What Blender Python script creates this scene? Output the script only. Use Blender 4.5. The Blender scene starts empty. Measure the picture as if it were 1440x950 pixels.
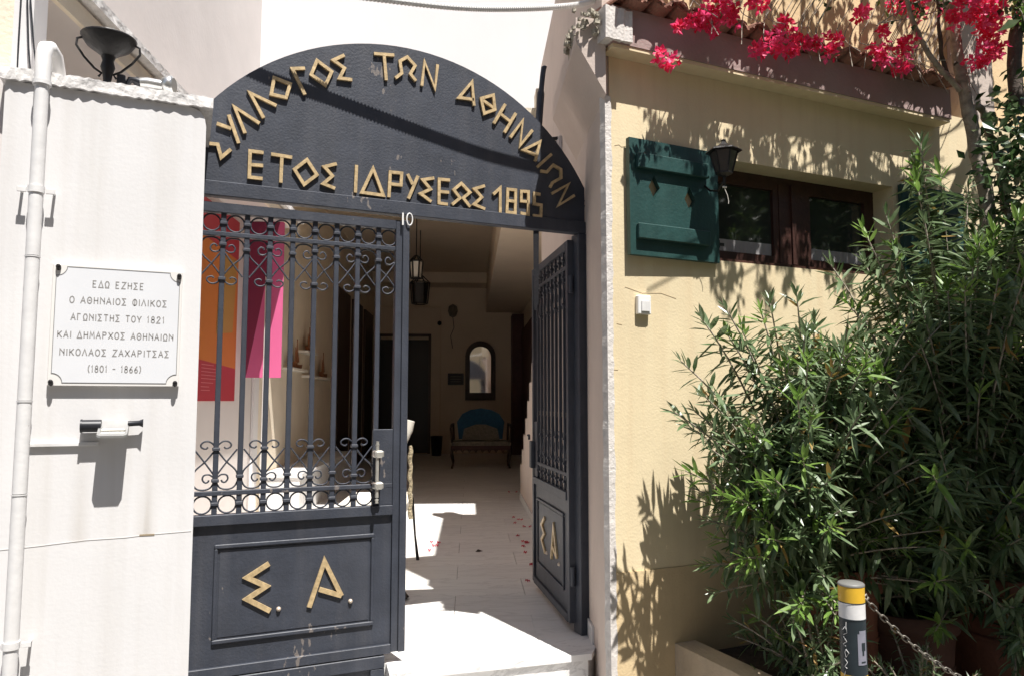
import bpy, bmesh, math, random
from math import sin, cos, pi, radians
from mathutils import Vector, Matrix, Euler
random.seed(7)
S = bpy.context.scene
COL = S.collection
# ---------------------------------------------------------------- camera, sky, sun, exposure
cam_d = bpy.data.cameras.new("camera"); cam = bpy.data.objects.new("camera", cam_d); COL.objects.link(cam)
cam.location = (0, -3.6, 1.25)
cam.rotation_euler = (radians(90 + 4.85), 0, radians(-24))
cam_d.sensor_width = 36; cam_d.lens = 26.0; cam_d.clip_end = 500; cam_d.clip_start = 0.05
S.camera = cam
W = bpy.data.worlds.new("World"); S.world = W; W.use_nodes = True
wn = W.node_tree
sky = wn.nodes.new("ShaderNodeTexSky"); sky.sky_type = 'NISHITA'; sky.sun_disc = False
sky.sun_elevation = radians(66); sky.sun_rotation = radians(172)
bg = wn.nodes["Background"]; bg.inputs[1].default_value = 0.05
wn.links.new(sky.outputs[0], bg.inputs[0])
sun_d = bpy.data.lights.new("sun", 'SUN'); sun_d.energy = 5.0; sun_d.angle = radians(0.5); sun_d.color = (1.0, 0.965, 0.92)
sun = bpy.data.objects.new("sun", sun_d); COL.objects.link(sun)
sun.rotation_euler = (radians(24), 0, radians(8)); sun.location = (1, -8, 12)
S.view_settings.view_transform = 'Standard'; S.view_settings.look = 'None'
S.view_settings.exposure = 0.83; S.view_settings.gamma = 1
S.render.engine = 'CYCLES'
S.cycles.max_bounces = 10; S.cycles.diffuse_bounces = 7

# ---------------------------------------------------------------- materials
def mat(name, col, rough=0.7, var=0.0, scale=6.0, bump=0.0, bscale=60.0, metal=0.0, spec=0.5, streak=0.0, stcol=None, coat=0, trans=0.0, big=0.0, specks=None):
    m = bpy.data.materials.new(name); m.use_nodes = True
    nt = m.node_tree; N = nt.nodes; L = nt.links
    b = N["Principled BSDF"]
    b.inputs["Roughness"].default_value = rough; b.inputs["Metallic"].default_value = metal
    b.inputs["Specular IOR Level"].default_value = spec
    b.inputs["Base Color"].default_value = (*col, 1)
    tc = N.new("ShaderNodeTexCoord")
    cur = None
    if var > 0:
        n = N.new("ShaderNodeTexNoise"); n.inputs["Scale"].default_value = scale; n.inputs["Detail"].default_value = 8; n.inputs["Roughness"].default_value = .6
        L.new(tc.outputs["Object"], n.inputs["Vector"])
        r = N.new("ShaderNodeValToRGB"); r.color_ramp.elements[0].position = .3; r.color_ramp.elements[1].position = .7
        r.color_ramp.elements[0].color = (*[c * (1 - var) for c in col], 1); r.color_ramp.elements[1].color = (*[min(1, c * (1 + var * .5)) for c in col], 1)
        L.new(n.outputs[0], r.inputs[0]); cur = r.outputs[0]
    if streak > 0:
        mp = N.new("ShaderNodeMapping"); mp.inputs["Scale"].default_value = (16, 16, .7)
        L.new(tc.outputs["Object"], mp.inputs[0])
        n = N.new("ShaderNodeTexNoise"); n.inputs["Scale"].default_value = 1.0; n.inputs["Detail"].default_value = 6
        L.new(mp.outputs[0], n.inputs["Vector"])
        r = N.new("ShaderNodeValToRGB"); r.color_ramp.elements[0].position = .46; r.color_ramp.elements[1].position = .78
        L.new(n.outputs[0], r.inputs[0])
        n2 = N.new("ShaderNodeTexNoise"); n2.inputs["Scale"].default_value = 1.7; L.new(tc.outputs["Object"], n2.inputs["Vector"])
        mu = N.new("ShaderNodeMath"); mu.operation = 'MULTIPLY'; L.new(r.outputs[0], mu.inputs[0]); L.new(n2.outputs[0], mu.inputs[1])
        mu2 = N.new("ShaderNodeMath"); mu2.operation = 'MULTIPLY'; L.new(mu.outputs[0], mu2.inputs[0]); mu2.inputs[1].default_value = streak * 2
        mx = N.new("ShaderNodeMix"); mx.data_type = 'RGBA'
        L.new(mu2.outputs[0], mx.inputs[0])
        if cur: L.new(cur, mx.inputs[6])
        else: mx.inputs[6].default_value = (*col, 1)
        mx.inputs[7].default_value = (*(stcol or [c * .55 for c in col]), 1)
        cur = mx.outputs[2]
    if cur: L.new(cur, b.inputs["Base Color"])
    if bump > 0:
        n = N.new("ShaderNodeTexNoise"); n.inputs["Scale"].default_value = bscale; n.inputs["Detail"].default_value = 6
        L.new(tc.outputs["Object"], n.inputs["Vector"])
        h = n.outputs[0]
        if big > 0:
            n3 = N.new("ShaderNodeTexNoise"); n3.inputs["Scale"].default_value = 5; n3.inputs["Detail"].default_value = 3
            L.new(tc.outputs["Object"], n3.inputs["Vector"])
            ad = N.new("ShaderNodeMath"); ad.operation = 'MULTIPLY_ADD'; L.new(n3.outputs[0], ad.inputs[0]); ad.inputs[1].default_value = big; L.new(n.outputs[0], ad.inputs[2]); h = ad.outputs[0]
        bp = N.new("ShaderNodeBump"); bp.inputs["Strength"].default_value = bump; bp.inputs["Distance"].default_value = .012
        L.new(h, bp.inputs["Height"]); L.new(bp.outputs[0], b.inputs["Normal"])
    if specks:
        n = N.new("ShaderNodeTexNoise"); n.inputs["Scale"].default_value = 38; n.inputs["Detail"].default_value = 5
        mp2 = N.new("ShaderNodeMapping"); mp2.inputs["Scale"].default_value = (1, 1, .45); L.new(tc.outputs["Object"], mp2.inputs[0]); L.new(mp2.outputs[0], n.inputs["Vector"])
        n2 = N.new("ShaderNodeTexNoise"); n2.inputs["Scale"].default_value = 3.0; L.new(tc.outputs["Object"], n2.inputs["Vector"])
        ad = N.new("ShaderNodeMath"); ad.operation = 'MULTIPLY'; L.new(n.outputs[0], ad.inputs[0]); L.new(n2.outputs[0], ad.inputs[1])
        r = N.new("ShaderNodeValToRGB"); r.color_ramp.elements[0].position = .405; r.color_ramp.elements[1].position = .425
        L.new(ad.outputs[0], r.inputs[0])
        mx = N.new("ShaderNodeMix"); mx.data_type = 'RGBA'; L.new(r.outputs[0], mx.inputs[0])
        if cur: L.new(cur, mx.inputs[6])
        else: mx.inputs[6].default_value = (*col, 1)
        mx.inputs[7].default_value = (*specks, 1); L.new(mx.outputs[2], b.inputs["Base Color"])
    if coat: b.inputs["Coat Weight"].default_value = coat
    return m

M = {}
M['white_plaster'] = mat('white_plaster', (.69, .68, .675), .85, .05, 2.5, .05, 70, streak=.36, stcol=(.52, .49, .45), big=.8)
M['white_wall'] = mat('white_wall', (.70, .685, .685), .9, .02, 2, .05, 60, streak=.08, stcol=(.62, .59, .57))
M['grey_wall'] = mat('grey_wall', (.65, .605, .58), .9, .05, 2, .08, 30, big=3)
M['coping'] = mat('coping', (.72, .70, .68), .9, .15, 18, .7, 30, big=4)
M['beige_wall'] = mat('beige_wall', (.78, .69, .55), .9, .08, 3, .3, 50)
M['far_beige'] = mat('far_beige', (.64, .58, .46), .9, .12, 12, .6, 60)
M['yellow_plaster'] = mat('yellow_plaster', (.74, .62, .405), .9, .13, 1.3, .12, 90, streak=.38, stcol=(.60, .45, .27), big=1.5)
M['yellow_plinth'] = mat('yellow_plinth', (.66, .51, .30), .9, .16, 2.5, .22, 80, streak=.30, stcol=(.46, .33, .19), big=2.5)
M['orange_plaster'] = mat('orange_plaster', (.72, .53, .31), .9, .10, 2, .22, 60, big=2.5)
M['pink_plaster'] = mat('pink_plaster', (.56, .47, .41), .9, .07, 3, .18, 60, streak=.12, stcol=(.44, .37, .32), big=2)
M['white_edge'] = mat('white_edge', (.66, .62, .58), .95, .14, 30, .4, 70, big=2)
M['fascia'] = mat('fascia', (.36, .26, .24), .85, .10, 5, .3, 60)
M['clay'] = mat('clay', (.34, .17, .12), .85, .35, 14, .5, 80)
M['rubble'] = mat('rubble', (.42, .38, .30), .95, .5, 40, 1.0, 60)
M['gate_paint'] = mat('gate_paint', (.044, .050, .066), .5, .25, 7, .15, 90, streak=.40, stcol=(.085, .086, .095), spec=.4, specks=(.17, .15, .14))
M['gold'] = mat('gold', (.60, .45, .25), .42, .35, 45, .1, 80, metal=.25)
M['brass_dot'] = mat('brass_dot', (.62, .52, .42), .35, .1, 30, metal=.4)
M['steel'] = mat('steel', (.62, .60, .54), .35, .12, 30, metal=.6)
M['silver'] = mat('silver', (.65, .65, .64), .28, .1, 20, metal=.8)
M['black_iron'] = mat('black_iron', (.010, .008, .008), .45, .3, 30, .2, 60)
M['black_plastic'] = mat('black_plastic', (.018, .019, .024), .4)
M['white_paint'] = mat('white_paint', (.72, .71, .70), .5, .06, 8, .15, 20, streak=.35, stcol=(.5, .47, .43), specks=(.30, .27, .23))
M['white_plastic'] = mat('white_plastic', (.78, .77, .75), .45)
M['marble'] = mat('marble', (.72, .71, .70), .42, .06, 3, .05, 20)
M['plaque_marble'] = mat('plaque_marble', (.70, .71, .73), .35, .03, 6)
M['plaque_back'] = mat('plaque_back', (.74, .72, .69), .5, .03, 6)
M['engraved'] = mat('engraved', (.27, .26, .25), .7)
M['engraved_line'] = mat('engraved_line', (.20, .20, .20), .7)
M['green_paint'] = mat('green_paint', (.015, .056, .051), .5, .22, 10, .15, 60, streak=.25, stcol=(.04, .10, .09))
M['wood_dark'] = mat('wood_dark', (.055, .022, .016), .5, .35, 12, .2, 60)
M['hall_wood'] = mat('hall_wood', (.06, .035, .025), .5, .3, 8)
M['hall_red'] = mat('hall_red', (.085, .03, .025), .6, .3, 8)
M['black_door'] = mat('black_door', (.012, .012, .012), .4)
M['hall_wall'] = mat('hall_wall', (.74, .63, .50), .9, .06, 2)
M['ceiling'] = mat('ceiling', (.70, .58, .44), .9, .06, 2)
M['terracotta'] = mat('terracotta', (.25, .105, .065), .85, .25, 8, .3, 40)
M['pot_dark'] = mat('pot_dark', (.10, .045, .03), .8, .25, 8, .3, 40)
M['planter'] = mat('planter', (.58, .46, .32), .9, .15, 5, .5, 50, big=4)
M['soil'] = mat('soil', (.05, .035, .025), 1, .4, 30, 1, 40)
M['street'] = mat('street', (.13, .125, .12), .9, .15, 5, .4, 60)
M['glass'] = mat('glass', (.03, .035, .03), .06, spec=.8)
M['curtain'] = mat('curtain', (.34, .33, .33), .9, .1, 20)
M['blue_cushion'] = mat('blue_cushion', (.02, .10, .20), .8, .3, 20)
M['settee_fabric'] = mat('settee_fabric', (.22, .20, .16), .9, .4, 30)
M['mirror'] = mat('mirror', (.85, .85, .85), .04, metal=1)
M['gold_carving'] = mat('gold_carving', (.62, .52, .34), .5, .7, 70, 1.0, 70, metal=.2)
M['cream'] = mat('cream', (.70, .66, .58), .7, .05, 20)
M['trunk'] = mat('trunk', (.40, .34, .28), .9, .55, 16, 1.0, 30)
M['trunk_dark'] = mat('trunk_dark', (.10, .075, .06), .9, .4, 14, .9, 30)
M['orange_print'] = mat('orange_print', (.56, .17, .030), .6, .05, 3)
M['ochre_print'] = mat('ochre_print', (.42, .23, .055), .6, .05, 3)
M['crimson_print'] = mat('crimson_print', (.42, .035, .050), .6, .04, 3)
M['maroon_print'] = mat('maroon_print', (.20, .015, .055), .6, .04, 3)
M['magenta_print'] = mat('magenta_print', (.64, .12, .28), .6, .04, 3)
M['print_line'] = mat('print_line', (.62, .22, .22), .6)
M['ship_wood'] = mat('ship_wood', (.30, .12, .05), .6, .3, 30)
M['yellow_band'] = mat('yellow_band', (.70, .42, .03), .5, .1, 20, streak=.2)
M['dark_band'] = mat('dark_band', (.018, .028, .034), .5, .2, 20)
M['bracket_sticker'] = mat('sticker', (.24, .24, .29), .6, .15, 30)
M['lantern_glass'] = mat('lantern_glass', (.06, .05, .045), .12)
M['chain'] = mat('chain', (.22, .20, .17), .5, .4, 60, metal=.6)

def leafmat(name, a, b_, rough=.35, tr=.25):
    m = bpy.data.materials.new(name); m.use_nodes = True
    nt = m.node_tree; N = nt.nodes; L = nt.links; b = N["Principled BSDF"]
    tc = N.new("ShaderNodeTexCoord"); n = N.new("ShaderNodeTexNoise"); n.inputs["Scale"].default_value = 14; n.inputs["Detail"].default_value = 2
    L.new(tc.outputs["Object"], n.inputs["Vector"])
    r = N.new("ShaderNodeValToRGB"); r.color_ramp.elements[0].position = .35; r.color_ramp.elements[1].position = .65
    r.color_ramp.elements[0].color = (*a, 1); r.color_ramp.elements[1].color = (*b_, 1)
    L.new(n.outputs[0], r.inputs[0]); L.new(r.outputs[0], b.inputs["Base Color"])
    b.inputs["Roughness"].default_value = rough
    t = N.new("ShaderNodeBsdfTranslucent"); L.new(r.outputs[0], t.inputs[0])
    mx = N.new("ShaderNodeMixShader"); mx.inputs[0].default_value = tr
    L.new(b.outputs[0], mx.inputs[1]); L.new(t.outputs[0], mx.inputs[2])
    L.new(mx.outputs[0], N["Material Output"].inputs[0])
    return m
M["leaf"] = leafmat("oleander_leaf", (.085, .145, .055), (.20, .26, .145), .32, .25)
M['leaf_dry'] = leafmat('oleander_dry_leaf', (.30, .22, .05), (.36, .20, .07), .6, .2)
M['leaf_new'] = leafmat('oleander_new_leaf', (.13, .24, .045), (.22, .34, .08), .4, .35)
M['leaf_dark'] = leafmat('dark_leaf', (.020, .045, .014), (.05, .10, .03), .3, .15)
M['bract'] = leafmat('bract', (.90, .045, .17), (.95, .12, .30), .55, .4)
M['bract_deep'] = leafmat('bract_deep', (.70, .018, .06), (.88, .035, .13), .6, .35)
M['petal'] = leafmat('petal', (.45, .01, .03), (.6, .03, .08), .6, .2)

def veined(name, base, vein, sc):
    m = bpy.data.materials.new(name); m.use_nodes = True
    nt = m.node_tree; N = nt.nodes; L = nt.links; b = N["Principled BSDF"]; b.inputs["Roughness"].default_value = .4
    tc = N.new("ShaderNodeTexCoord"); n = N.new("ShaderNodeTexNoise"); n.inputs["Scale"].default_value = sc; n.inputs["Detail"].default_value = 9; n.inputs["Roughness"].default_value = .62; n.inputs["Distortion"].default_value = 1.6
    mp = N.new("ShaderNodeMapping"); mp.inputs["Scale"].default_value = (.5, 1.6, 1); mp.inputs["Rotation"].default_value = (0, 0, .3)
    L.new(tc.outputs["Object"], mp.inputs[0]); L.new(mp.outputs[0], n.inputs["Vector"])
    r = N.new("ShaderNodeValToRGB"); e = r.color_ramp.elements; e[0].position = .36; e[0].color = (*base, 1); e[1].position = .70; e[1].color = (*[c*.93 for c in base], 1)
    for p, c in ((.47, base), (.50, vein), (.53, base)):
        q = e.new(p); q.color = (*c, 1)
    L.new(n.outputs[0], r.inputs[0]); L.new(r.outputs[0], b.inputs["Base Color"]); return m
M['marble'] = veined('marble', (.72, .71, .695), (.52, .51, .50), 2.2)
# ---------------------------------------------------------------- mesh helpers
class MB:
    def __init__(s): s.v = []; s.f = []; s.mi = []; s.sm = []
    def add(s, vs, fs, mi=0, smooth=False):
        o = len(s.v); s.v += [tuple(v) for v in vs]
        for f in fs: s.f.append(tuple(i + o for i in f)); s.mi.append(mi); s.sm.append(smooth)
    def box(s, x0, x1, y0, y1, z0, z1, mi=0, T=None):
        vs = [Vector(p) for p in ((x0,y0,z0),(x1,y0,z0),(x1,y1,z0),(x0,y1,z0),(x0,y0,z1),(x1,y0,z1),(x1,y1,z1),(x0,y1,z1))]
        if T is not None: vs = [T @ v for v in vs]
        s.add(vs, [(0,3,2,1),(4,5,6,7),(0,1,5,4),(1,2,6,5),(2,3,7,6),(3,0,4,7)], mi)
    def cbox(s, x0, x1, y0, y1, z0, z1, c=.004, mi=0, T=None):
        # box with chamfered edges
        vs = []
        for z, k in ((z0, c), (z0 + c, 0), (z1 - c, 0), (z1, c)):
            X0, X1, Y0, Y1 = x0 + k, x1 - k, y0 + k, y1 - k
            cc = c
            vs += [(X0+cc,Y0,z),(X1-cc,Y0,z),(X1,Y0+cc,z),(X1,Y1-cc,z),(X1-cc,Y1,z),(X0+cc,Y1,z),(X0,Y1-cc,z),(X0,Y0+cc,z)]
        vs = [Vector(v) for v in vs]
        if T is not None: vs = [T @ v for v in vs]
        fs = [tuple(reversed(range(8))), tuple(range(24, 32))]
        for r in range(3):
            for i in range(8):
                j = (i + 1) % 8; fs.append((r*8+i, r*8+j, r*8+8+j, r*8+8+i))
        s.add(vs, fs, mi)
    def tube(s, pts, r, n=8, mi=0, caps=True, smooth=True, closed=False):
        pts = [Vector(p) for p in pts]; m = len(pts)
        rs = r if isinstance(r, (list, tuple)) else [r] * m
        vs = []; up = None
        for i, p in enumerate(pts):
            if closed: d = pts[(i+1) % m] - pts[i-1]
            else: d = pts[min(i+1, m-1)] - pts[max(i-1, 0)]
            d.normalize()
            if up is None:
                up = Vector((0,0,1)) if abs(d.z) < .9 else Vector((1,0,0))
            a = d.cross(up)
            if a.length < 1e-5: a = d.cross(Vector((.3,.9,.1)))
            a.normalize(); b = a.cross(d).normalized(); up = b
            for k in range(n):
                t = 2*pi*(k + .5)/n; vs.append(p + (a*cos(t) + b*sin(t)) * rs[i])
        fs = []
        for i in range(m if closed else m-1):
            for k in range(n):
                k2 = (k+1) % n; i2 = (i+1) % m
                fs.append((i*n+k, i*n+k2, i2*n+k2, i2*n+k))
        s.add(vs, fs, mi, smooth)
        if caps and not closed:
            s.add(vs[:n], [tuple(range(n))], mi); s.add(vs[-n:], [tuple(reversed(range(n)))], mi)
    def lathe(s, prof, c=(0,0,0), n=20, mi=0, T=None, smooth=True, a0=0):
        vs = []
        for r, z in prof:
            for k in range(n):
                t = a0 + 2*pi*k/n; v = Vector((c[0]+r*cos(t), c[1]+r*sin(t), c[2]+z)); vs.append(T @ v if T is not None else v)
        fs = []
        for i in range(len(prof)-1):
            for k in range(n):
                k2 = (k+1) % n; fs.append((i*n+k, i*n+k2, (i+1)*n+k2, (i+1)*n+k))
        s.add(vs, fs, mi, smooth)
    def prism(s, poly, f, d, mi=0):
        # poly: 2D points, f maps (a,b)->Vector, d: extrude vector
        n = len(poly); A = [f(*p) for p in poly]; B = [a + d for a in A]
        s.add(A + B, [tuple(range(n)), tuple(reversed(range(n, 2*n)))] + [(i, n+i, n+(i+1) % n, (i+1) % n) for i in range(n)], mi)
    def stroke(s, pl, w, y0, y1, mi=0):
        # flat bar strokes in the xz plane, mitred
        P = [Vector((p[0], p[1])) for p in pl]; n = len(P)
        if n == 1: return
        closed = n > 2 and (P[0]-P[-1]).length < 1e-6
        if closed: P = P[:-1]; n -= 1
        Lf = []; Rt = []
        for i in range(n):
            a = P[i-1] if (i > 0 or closed) else None; b = P[(i+1) % n] if (i < n-1 or closed) else None
            d1 = (P[i]-a).normalized() if a is not None else None; d2 = (b-P[i]).normalized() if b is not None else None
            if d1 is None: d1 = d2
            if d2 is None: d2 = d1
            n1 = Vector((-d1.y, d1.x)); n2 = Vector((-d2.y, d2.x)); q = n1 + n2
            if q.length < .2: q = n1
            q.normalize(); k = w/2/max(.42, q.dot(n1))
            Lf.append(P[i] + q*k); Rt.append(P[i] - q*k)
        m = n if closed else n-1
        for i in range(m):
            j = (i+1) % n
            q = [Lf[i], Lf[j], Rt[j], Rt[i]]
            s.prism([(v.x, v.y) for v in q], lambda a, b: Vector((a, y0, b)), Vector((0, y1-y0, 0)), mi)
    def mesh(s, name, mats):
        me = bpy.data.meshes.new(name); me.from_pydata(s.v, [], s.f); me.update()
        for m in (mats if isinstance(mats, (list, tuple)) else [mats]): me.materials.append(M[m] if isinstance(m, str) else m)
        me.polygons.foreach_set("material_index", s.mi); me.polygons.foreach_set("use_smooth", s.sm)
        bm = bmesh.new(); bm.from_mesh(me); bmesh.ops.recalc_face_normals(bm, faces=bm.faces); bm.to_mesh(me); bm.free()
        return me
    def obj(s, name, mats, parent=None, **k):
        o = bpy.data.objects.new(name, s.mesh(name, mats)); COL.objects.link(o)
        if parent is not None: o.parent = parent
        for a, b in k.items(): o[a] = b
        return o
def raw(mb, name, mats):   # no normal recalculation (foliage)
    me = bpy.data.meshes.new(name); me.from_pydata(mb.v, [], mb.f); me.update()
    for m in (mats if isinstance(mats, (list, tuple)) else [mats]): me.materials.append(M[m])
    me.polygons.foreach_set("material_index", mb.mi); me.polygons.foreach_set("use_smooth", mb.sm)
    return me
def link(name, me, parent=None, loc=None, rot=None, **k):
    o = bpy.data.objects.new(name, me); COL.objects.link(o)
    if parent is not None: o.parent = parent
    if loc is not None: o.location = loc
    if rot is not None: o.rotation_euler = rot
    for a, b in k.items(): o[a] = b
    return o
def thing(name, label, cat, loc=(0,0,0), rz=0, group=None):
    o = bpy.data.objects.new(name, None); COL.objects.link(o); o.location = loc; o.rotation_euler = (0,0,rz); o.empty_display_size = .1
    o['label'] = label; o['category'] = cat
    if group: o['group'] = group
    return o
def tag(o, label, cat, group=None):
    o['label'] = label; o['category'] = cat
    if group: o['group'] = group
    return o
# passage frame: s runs down the passage, o runs across it to the right; origin on the ground below the camera's spot
ES = Vector((.3551, .9348, 0)); EO = Vector((.9348, -.3551, 0)); OR = Vector((0, -3.6, 0)); PA = -radians(20.8)
PT = Matrix.Translation(OR) @ Matrix.Rotation(PA, 4, 'Z')   # local x = o, local y = s
def C(o, s, z=0): return OR + EO*o + ES*s + Vector((0, 0, z))
# ================================================================ SETTING
b = MB(); b.box(-30, 40, -40, 60, -.45, -.33); g = b.obj('street', 'street', kind='structure')
# courtyard floor under slabs
b = MB(); b.prism([(-2.35, 3.95), (1.5, 3.95), (1.5, 18.1), (-2.35, 18.1)], lambda a, c: C(a, c, -.30), Vector((0, 0, .285)))
floor = b.obj('courtyard_floor', M['street'], kind='structure')
slab_me = []
for k in range(4):
    b = MB(); b.cbox(.0015, .9-.0015, .0015, .45-.0015, -.02, 0, .0015)
    m_ = veined('marble_slab_%d' % k, (.72+.016*k, .70+.016*k, .675+.014*k), (.63, .61, .58), 1.2 + k*.6)
    slab_me.append(b.mesh('slab', m_))
s0 = 4.0; row = 0
while s0 < 17.9:
    o0 = -2.34 - (.45 if row % 2 else 0)
    while o0 < 1.5:
        # clip slabs under the walls
        if o0 + .9 > -2.3 and o0 < 1.3:
            if not (s0 < 4.3 and o0 > .9):
                sl = link('slab', random.choice(slab_me), floor, PT @ Vector((o0, s0, random.uniform(-.0008, .0008))), (0, 0, PA))
        o0 += .9
    s0 += .45; row += 1
# threshold zone between the gate plane and the slabs, and the step in front
b = MB()
poly = [(.0, .0), (2.04, .0), (2.36, .55), (0.45, 1.3), (-.3, 1.6), (-.9, 1.2), (-.06, .0)]
b.prism([(-.06, .0), (2.04, .0), (2.19, .4), (-.83, 1.3), (-.9, .9)], lambda x, y: Vector((x, y, -.3)), Vector((0, 0, .297)))
thr = b.obj('threshold', 'marble', kind='structure')
step = bpy.data.objects.new('entrance_step', None); COL.objects.link(step); step['kind'] = 'structure'
b = MB(); b.prism([(.94, -.003), (.915, -.16), (1.905, -.295), (2.0, -.19), (2.045, -.003)], lambda x, y: Vector((x, y, -.03)), Vector((0, 0, .030)))
b.obj('step_tread', 'marble', step)
b = MB(); b.prism([(.94, -.002), (.928, -.145), (1.895, -.275), (1.985, -.18), (2.04, -.002)], lambda x, y: Vector((x, y, -.17)), Vector((0, 0, .139)))
b.obj('step_riser', 'marble', step)
b = MB(); b.prism([(.80, -.03), (.80, -.45), (1.93, -.55), (2.02, -.03)], lambda x, y: Vector((x, y, -.34)), Vector((0, 0, .169)))
b.obj('lower_tread', 'marble', step)

# ================================================================ LEFT WALL PIER
pier = thing('boundary_wall', 'white plastered gate wall with rough coping, left of the blue gate', 'wall')
b = MB()
prof = [(-.62, -.33), (.059, -.33), (.052, 2.33), (.046, 2.365), (.030, 2.39), (.0, 2.402), (-.62, 2.402)]
b.prism(prof, lambda x, z: Vector((x, -.5, z)), Vector((0, .45, 0)))
b.obj('wall_body', 'white_plaster', pier)
def rough_bar(x0, x1, yf, yb, z0, z1, n, amp, matn, parent, name, seed=1):
    rd = random.Random(seed); b = MB(); vs = []
    for i in range(n+1):
        x = x0 + (x1-x0)*i/n; j = lambda: rd.uniform(-amp, amp)
        vs += [(x, yf + j(), z0 + j()), (x, yf + j(), z1 + j()), (x, yb, z1 + j()), (x, yb, z0)]
    fs = [(0, 1, 2, 3), tuple(4*n + k for k in (3, 2, 1, 0))]
    for i in range(n):
        for k in range(4): fs.append((4*i+k, 4*i+(k+1) % 4, 4*i+4+(k+1) % 4, 4*i+4+k))
    b.add(vs, fs); return b.obj(name, matn, parent)
rough_bar(-.635, .075, -.517, .0, 2.403, 2.448, 46, .0035, 'coping', pier, 'coping', 3)
# small mortar crack line on the wall face
b = MB(); b.stroke([(-.62, .735), (-.45, .742), (-.3, .752), (-.17, .752), (-.1, .757), (.05, .76)], .0025, -.5012, -.4995)
b.obj('render_joint', mat('joint', (.59, .575, .56), .9), pier)
sm = bpy.data.materials.new('drip_stain'); sm.use_nodes = True
_n = sm.node_tree.nodes; _l = sm.node_tree.links; _b = _n["Principled BSDF"]; _b.inputs["Base Color"].default_value = (.42, .34, .22, 1); _b.inputs["Roughness"].default_value = .95
_tc = _n.new("ShaderNodeTexCoord"); _sx = _n.new("ShaderNodeSeparateXYZ"); _l.new(_tc.outputs["Generated"], _sx.inputs[0])
_rx = _n.new("ShaderNodeValToRGB"); _rx.color_ramp.elements[0].color = (0, 0, 0, 1); _rx.color_ramp.elements[1].color = (0, 0, 0, 1); _e = _rx.color_ramp.elements.new(.5); _e.color = (1, 1, 1, 1); _l.new(_sx.outputs[0], _rx.inputs[0])
_rz = _n.new("ShaderNodeValToRGB"); _rz.color_ramp.elements[0].color = (.14, .14, .14, 1); _rz.color_ramp.elements[1].color = (0, 0, 0, 1); _l.new(_sx.outputs[2], _rz.inputs[0])
_mm = _n.new("ShaderNodeMath"); _mm.operation = 'MULTIPLY'; _l.new(_rx.outputs[0], _mm.inputs[0]); _l.new(_rz.outputs[0], _mm.inputs[1]); _l.new(_mm.outputs[0], _b.inputs["Alpha"])
M['drip'] = sm
for x_, w_, z_, h_ in ((-.100, .035, .758, .27), (-.105, .09, .757, .33), (-.32, .08, .745, .42)):
    b = MB(); b.add([(x_-w_/2, -.5008, z_), (x_+w_/2, -.5008, z_), (x_+w_/2, -.5008, z_+h_), (x_-w_/2, -.5008, z_+h_)], [(0, 1, 2, 3)]); 
    o_ = b.obj('drip_stain', 'drip', pier)
b = MB(); b.stroke([(-.125, .757), (-.075, .756)], .006, -.5016, -.4995); b.obj('stain', mat('rust', (.30, .24, .16), .9), pier)

# side wall piece left of the pier
lb = thing('neighbouring_house', 'pale house wall at the far left edge, beside the white gate wall', 'house')
b = MB(); b.box(-1.6, -.605, -.44, .1, -.33, 2.44); b.obj('lower_wall', 'grey_wall', lb)
b = MB(); b.box(-1.6, -.64, -.30, .3, 2.441, 6); b.obj('upper_wall', 'beige_wall', lb)
b = MB(); b.box(-.640, -.575, -.33, -.05, 2.45, 6); b.obj('pilaster', 'white_wall', lb)
for i, (xa, xb) in enumerate([(-.60, -.565), (-.59, -.54), (-.62, -.612)]):
    b = MB(); b.tube([(xa, -.345, 3.3), (xa+.003, -.345, 2.8), ((xa+xb)/2, -.35, 2.6), (xb, -.36, 2.45)], .003, 6)
    tag(b.obj('hanging_cable', 'black_plastic'), ['thin dark cable down the pale corner, middle of three', 'thin dark cable down the pale corner, slanting right-most of three', 'thin dark cable down the pale corner, left-most of three'][i], 'cable', 'cables down the corner')

# downpipe
dp = thing('downpipe', 'white drain pipe with two clamps on the white wall', 'pipe', (-.50, -.545, 0))
b = MB()
for z0, z1 in ((-.34, .93), (.932, 1.25), (1.252, 1.76), (1.762, 2.385)):
    b.tube([(0, 0, z0), (0, 0, z1)], .0225, 16)
    b.tube([(0, 0, z1-.004), (0, 0, z1)], .0245, 16) if z1 < 2.3 else None
b.obj('pipe', 'white_paint', dp)
b = MB(); b.tube([(0, 0, 2.38), (0, 0, 2.50), (.003, .012, 2.53), (.012, .04, 2.545), (.025, .07, 2.53), (.035, .11, 2.46)], .026, 14)
b.tube([(0, 0, 2.385), (0, 0, 2.40)], .030, 16)
b.obj('elbow', 'white_paint', dp)
for z in (.425, 2.0):
    b = MB(); b.tube([(0, 0, z-.012), (0, 0, z+.012)], .0265, 16)
    for s_ in (-1, 1):
        b.cbox(s_*.044-.014, s_*.044+.014, -.004, .004, z-.012, z+.006, .001)
        b.tube([(s_*.05, 0, z-.002), (s_*.05, .045, z-.002)], .005, 8)
    b.obj('clamp', 'white_paint', dp)

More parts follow.
